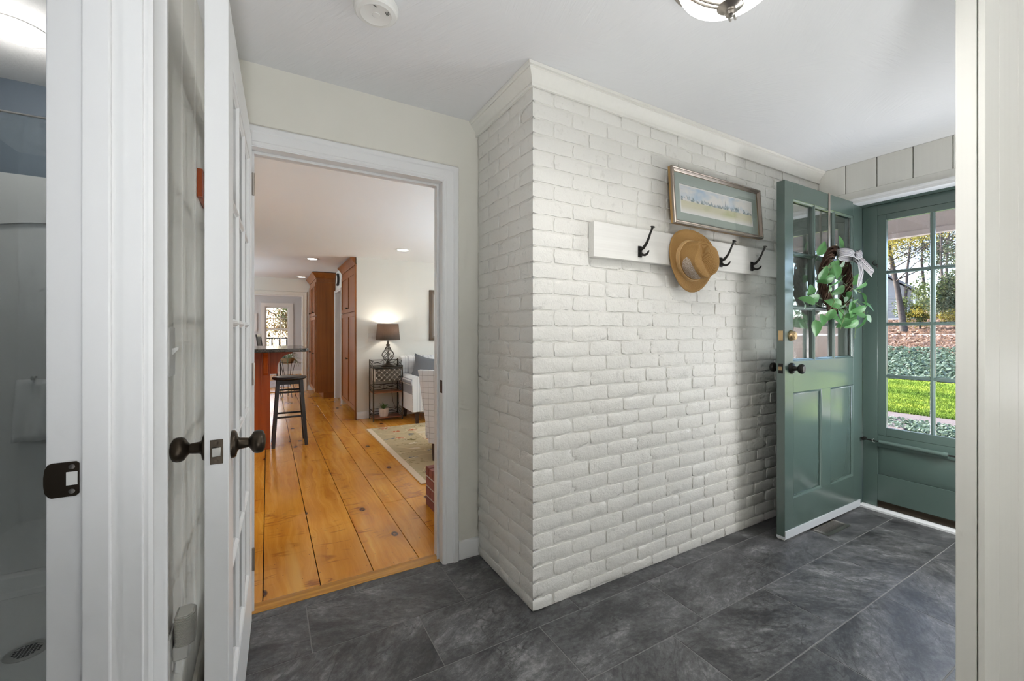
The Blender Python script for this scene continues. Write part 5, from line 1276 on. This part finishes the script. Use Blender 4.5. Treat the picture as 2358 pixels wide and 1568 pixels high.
part(wp, 'print', MB().box(-.23, .23, -.008, 0, .03, .435), plain('pale_print', (.70, .72, .74), .6, 0, .04))
ch = thing('slat_chair', 'black slat-back chair before the far window', 'chair', (.05, 11.9, 0), 1.35)
for x in (-.19, .19):
    part(ch, 'leg', MB().tube([(x, .20, 0), (x, .17, .45), (x, .25, 1.08)], .014, 8), M['black_wood']); part(ch, 'leg', MB().tube([(x, -.20, 0), (x, -.18, .45)], .014, 8), M['black_wood'])
part(ch, 'seat', MB().box(-.22, .22, -.21, .20, .44, .47), M['black_wood'], bevel=.005)
part(ch, 'top_rail', MB().box(-.20, .20, .24, .262, 1.04, 1.10), M['black_wood'], bevel=.004)
for k in range(5): part(ch, 'slat', MB().tube([(-.13+k*.065, .18, .47), (-.13+k*.065, .25, 1.05)], .009, 6), M['black_wood'])
print('living ok')
# ================================================================== OUTDOORS
def terrain_z(x):
    pts = [(3.6, -.38), (17.5, -.38), (18.5, -.22), (23, .50), (27, .95), (28.5, 1.0), (42, 1.75), (70, 4.0), (110, 7.0)]
    for (a, za), (b_, zb) in zip(pts[:-1], pts[1:]):
        if x <= b_: return za+(zb-za)*max(0, (x-a))/(b_-a)
    return pts[-1][1]
def strip(name, x0, x1, n, mat, label, cat, dz=0):
    q = MB().grid(lambda u, v: Vector((x0+(x1-x0)*u, -25+75*v, terrain_z(x0+(x1-x0)*u)+dz)), n, 30)
    return tag(obj(name, q.mesh(name, mat, 60)), label, cat, None, 'structure')
strip('ground_path', 9.35, 10.45, 4, M['walk'], 'pinkish brick garden path outside the storm door', 'path', .004)
strip('ground_reflector', 3.58, 8.3, 4, M['concrete'], 'unseen pale slab added to bounce sunlight into the entry', 'reflector')  # unseen slab added to throw sunlight through the glass onto the ceiling
strip('ground_bed', 8.3, 9.35, 4, M['soil'], 'ivy bed soil next to the house', 'ground')
strip('ground_lawn', 10.45, 17.6, 8, M['lawn'], 'sunlit green lawn outside', 'lawn')
strip('ground_bank', 17.6, 26.6, 14, M['soil'], 'leaf-strewn bank beyond the lawn', 'ground')
strip('ground_drive', 26.6, 28.3, 3, M['asphalt'], 'pale driveway edge across the bank', 'drive', .02)
strip('ground_hill', 28.3, 110, 24, M['soil'], 'wooded hillside with fallen leaves', 'ground')
strip('ground_yard', -30, 3.58, 6, M['soil'], 'ground around the house', 'ground', -.02) if False else None
tag(obj('ground_back_yard', MB().box(-25, 30, 13.2, 60, -1.2, -.6).mesh('ground_back_yard', M['soil'], 0)), 'back yard seen through the far window', 'ground', None, 'structure')
def scatter(name, n, x0, x1, size, mat, label, cat, up=.03, sector=(.08, .55), seed=1, tilt=1.0):
    r = np.random.default_rng(seed); X = r.uniform(x0, x1, n); Y = X*r.uniform(sector[0], sector[1], n)
    Z = np.array([terrain_z(x) for x in X])+r.uniform(0, up, n)
    a = r.uniform(0, 2*PI, n); s = size*r.uniform(.6, 1.4, n); t = r.uniform(-tilt, tilt, n); t2 = r.uniform(-tilt, tilt, n)
    ux = np.stack([np.cos(a), np.sin(a), np.sin(t)], 1)*s[:, None]*.5; uy = np.stack([-np.sin(a), np.cos(a), np.sin(t2)], 1)*s[:, None]*.38
    c = np.stack([X, Y, Z], 1); V = np.stack([c-ux, c-uy, c+ux, c+uy], 1).reshape(-1, 3)
    me = bpy.data.meshes.new(name); me.from_pydata(V.tolist(), [], np.arange(4*n).reshape(-1, 4).tolist()); me.materials.append(mat)
    return tag(obj(name, me), label, cat, None, 'stuff')
scatter('ivy_groundcover', 20000, 17.4, 22.6, .11, M['ivy'], 'ivy groundcover on the bank beyond the lawn', 'ivy', .14, seed=2)
scatter('ivy_edging', 9000, 8.35, 9.3, .045, M['ivy'], 'ivy bed beside the house below the glass', 'ivy', .10, (.12, .5), seed=3)
scatter('fallen_leaves', 16000, 21.5, 26.7, .13, M['litter'], 'fallen leaves on the bank below the drive', 'leaves', .08, seed=4)
scatter('hillside_leaves', 14000, 28.2, 46, .20, M['litter'], 'fallen leaves on the hillside above the drive', 'leaves', .10, seed=5)
def grass(n, seed):
    r = np.random.default_rng(seed); X = 10.4+7.3*r.random(n)**1.2; Y = X*r.uniform(.1, .5, n); z = -.38
    a = r.uniform(0, 2*PI, n); h_ = r.uniform(.02, .055, n); w_ = .008
    dx, dy = np.cos(a)*w_, np.sin(a)*w_; lx_, ly_ = r.normal(0, .025, n), r.normal(0, .025, n)
    V = np.stack([np.stack([X-dx, Y-dy, np.full(n, z)], 1), np.stack([X+dx, Y+dy, np.full(n, z)], 1), np.stack([X+lx_, Y+ly_, z+h_], 1)], 1).reshape(-1, 3)
    me = bpy.data.meshes.new('grass'); me.from_pydata(V.tolist(), [], np.arange(3*n).reshape(-1, 3).tolist()); me.materials.append(M['lawn'])
    return tag(obj('grass', me), 'blades of bright green grass on the lawn', 'grass', None, 'stuff')
grass(60000, 8)
tag(obj('stepping_slab', MB().prism([(8.2, 2.55), (9.4, 2.75), (9.4, 3.25), (8.2, 3.0)], 'z', -.40, -.30).mesh('stepping_slab', M['walk'], 0), bevel=.02), 'flat stone slab crossing the ivy bed to the path', 'paving slab')
# porch beam and roof
po = thing('porch', 'pinkish porch beam and roof above the storm door', 'porch', (0, 0, 0))
part(po, 'beam', MB().box(4.95, 5.12, -6, 9, 2.04, 2.42), M['pink_beam'], bevel=.004)
part(po, 'beam_trim', MB().box(4.93, 4.949, -6, 9, 2.02, 2.065), M['pink_beam'], bevel=.003)
part(po, 'porch_roof', MB().box(3.57, 5.4, -6, 9, 2.42, 2.48), M['white'])
def tree(name, label, loc, h, r, lean, fols, seed, bare=12, group='trees outside the storm door', cat='tree'):
    """trunk with forking branches; foliage = scattered leaf quads around the given clumps"""
    q = random.Random(seed); t = thing(name, label, cat, loc, group=group)
    top = Vector((lean[0], lean[1], h)); tk = MB(); pts = [Vector((0, 0, -.3))]+[top*(k/6)+Vector((q.uniform(-.06, .06), q.uniform(-.06, .06), 0))*h*.12 for k in range(1, 7)]
    tk.tube(pts, [r*1.25]+[r*(1-.10*k) for k in range(1, 7)], 10); part(t, 'trunk', tk, M['bark'], 50)
    br = MB()
    for k in range(bare):
        f_ = q.uniform(.35, 1.0); p0 = top*f_; a = q.uniform(0, 2*PI); L = h*q.uniform(.25, .5)
        p1 = p0+Vector((math.cos(a)*L*.5, math.sin(a)*L*.5, L*.25)); p2 = p0+Vector((math.cos(a)*L, math.sin(a)*L, L*q.uniform(.3, .8)))
        br.tube([p0, p1, p2], [r*.24, r*.13, r*.03], 6)
        for _ in range(6):
            b2 = q.uniform(0, 2*PI); p3 = p1+(p2-p1)*q.random(); br.tube([p3, p3+Vector((math.cos(b2), math.sin(b2), q.uniform(.0, .8)))*L*.4], [r*.07, r*.015], 5)
    if bare: part(t, 'branches', br, M['bark'], 50)
    for ci, (mat, n, c, rad, s_) in enumerate(fols):
        rr = np.random.default_rng(seed*10+ci); d = rr.normal(0, 1, (n, 3)); d /= np.linalg.norm(d, axis=1)[:, None]
        cl = rr.normal(0, 1, (14, 3)); cl /= np.linalg.norm(cl, axis=1)[:, None]; cl *= np.array(rad)*rr.random((14, 1))**.4
        P = np.array(c)+cl[rr.integers(0, 14, n)]+d*np.array(rad)*.42*rr.random((n, 1))
        u = rr.normal(0, 1, (n, 3)); u /= np.linalg.norm(u, axis=1)[:, None]; v = np.cross(u, rr.normal(0, 1, (n, 3))); v /= np.linalg.norm(v, axis=1)[:, None]
        V = np.stack([P-u*s_*.5, P-v*s_*.32, P+u*s_*.5, P+v*s_*.32], 1).reshape(-1, 3)
        me = bpy.data.meshes.new('foliage'); me.from_pydata(V.tolist(), [], np.arange(4*n).reshape(-1, 4).tolist()); me.materials.append(mat)
        o = obj('foliage', me, t); o['kind'] = 'stuff'
    return t
gz = terrain_z
tree('yellow_tree', 'leaning dark-trunked tree with yellow leaves past the drive', (29.5, 9.08, gz(29.5)), 7.0, .15, (0, 1.0), [(M['yellow_fol'], 6760, (0, .6, 5.2), (3.4, 3.0, 1.6), 0.099)], 11, 16)
tree('bare_tree', 'slim bare tree at the centre of the storm door glass', (33, 8.95, gz(33)), 10, .09, (.2, .1), [(M['yellow_fol'], 1040, (0, 0, 6.5), (2.5, 2.5, 1.8), 0.093)], 12, 22)
tree('bare_tree', 'bare grey woodland tree behind the yellow one', (46, 14.2, gz(46)), 13, .11, (.3, -.6), [], 13, 30)
tree('bare_tree', 'bare woodland tree right of the storm door muntin', (44, 11.2, gz(44)), 13, .10, (0, .6), [], 14, 34)
tree('bare_tree', 'second bare tree toward the right edge of the glass', (48, 12.4, gz(48)), 14, .11, (.4, -.3), [(M['ever_fol'], 780, (0, 0, 9), (3, 3, 2), 0.116)], 15, 34)
tree('evergreen_tree', 'dense olive evergreen on the right of the glass', (31, 7.35, gz(31)), 4.6, .12, (0, 0), [(M['ever_fol'], 13520, (0, -.3, 2.3), (2.0, 1.7, 2.2), 0.128), (M['green_fol'], 3900, (0, -.3, 2.6), (2.0, 1.8, 2.2), 0.116)], 16, 6)
tree('leafy_shrub', 'yellow-green shrub in front of the grey house', (32, 9.2, gz(32)), 1.6, .05, (0, 0), [(M['green_fol'], 3380, (0, 0, 1.3), (.8, .9, .9), 0.099), (M['yellow_fol'], 2340, (0, 0, .8), (.9, 1.0, .6), 0.087)], 17, 4, cat='shrub')
tree('leafy_shrub', 'low yellow shrub below the evergreen', (30, 7.2, gz(30)), .9, .04, (0, 0), [(M['yellow_fol'], 1820, (0, 0, .7), (.7, 1.0, .4), 0.087)], 18, 3, cat='shrub')
tree('evergreen_tree', 'tall dark evergreen in the woods at the right edge', (52, 11.5, gz(52)), 12, .2, (0, 0), [(M['ever_fol'], 5720, (0, 0, 6), (3.2, 3.2, 5.0), 0.232)], 19, 8)
for k, (x, y) in enumerate(((60, 22), (62, 17.5), (58, 18.8), (64, 14), (56, 15.2))):
    tree('woodland_tree', ['far woodland tree at the left of the glass', 'far woodland tree above the house roof', 'far woodland tree behind the leaning trunk', 'far woodland tree behind the evergreen', 'far woodland tree near the muntin'][k], (x, y, gz(x)), 15, .15, (q_ := random.uniform(-1, 1), .2), [(M['ever_fol'], 2340, (0, 0, 9.5), (5, 5, 4), 0.220)], 30+k, 34)
# grey house in the woods
hs = thing('house', 'grey gabled house with white trim among the trees', 'house', (46, 15.2, gz(46)-.3), math.radians(14))
part(hs, 'wall', MB().box(0, 7, -1.6, 3.6, -.6, 2.6), M['siding'])
for k in range(13): part(hs, 'clapboard', MB().box(-.03, 0, -1.6, 3.6, -.5+k*.24, -.29+k*.24), M['siding'], 0)
part(hs, 'gable', MB().prism([(-1.6, 2.6), (3.6, 2.6), (1.0, 4.6)], 'x', 0, .2), M['siding'])
part(hs, 'roof', MB().prism([(-2.0, 2.45), (1.0, 4.75), (4.0, 2.45), (4.0, 2.65), (1.0, 4.98), (-2.0, 2.65)], 'x', -.35, 7.2), M['roofm'])
for y in (-1.6, 3.5): part(hs, 'corner_board', MB().box(-.06, 0, y, y+.14, -.6, 2.6), M['white'])
for y in (-.8, 1.0, 2.6):
    wq = part(hs, 'window', MB().sweep([(-.05, y-.4, .7), (-.05, y+.4, .7), (-.05, y+.4, 2.0), (-.05, y-.4, 2.0)], (-1, 0, 0), [(0, 0), (0, .05), (-.1, .05), (-.1, 0)], closed=True), M['white'])
    part(wq, 'pane', MB().box(-.06, -.035, y-.4, y+.4, .7, 2.0), plain('far_window_dark', (.06, .06, .07), .1))
part(hs, 'porch_rail', MB().box(-1.5, -1.42, -1.6, 3.6, .35, .45).box(-1.5, -1.42, -1.6, 3.6, -.2, -.12), M['white'])
# back yard seen through the far window
tree('maple_tree', 'dark trunked tree close outside the far window', (-.35, 17.0, -.6), 6, .26, (0, .1), [], 40, 8, 'trees outside the far window')
tree('maple_tree', 'orange and yellow leaved tree outside the far window', (.9, 20.5, -.6), 5.5, .12, (0, .2), [(M['orange_fol'], 13520, (-.2, 0, 2.4), (2.2, 1.4, 1.9), 0.087), (M['green_fol'], 2340, (.3, 0, 3.2), (2.0, 1.4, 1.4), 0.087)], 41, 12, 'trees outside the far window')
dk = thing('deck_railing', 'dark deck railing outside the far window', 'railing', (0, 15.0, 0))
part(dk, 'top_rail', MB().box(-3, 3, -.03, .03, .93, .98), M['black_wood']); part(dk, 'sun_blocker', MB().box(-4, 4, -1.85, 1.4, 2.35, 2.42), M['roofm']); part(dk, 'deck', MB().box(-3, 3, -1.8, .1, -.12, -.02), M['bark'])  # unseen roof slab added to keep sun out of the far window
for k in range(30): part(dk, 'baluster', MB().box(-2.9+k*.2, -2.86+k*.2, -.018, .018, -.02, .93), M['black_wood'])
print('outdoors ok')
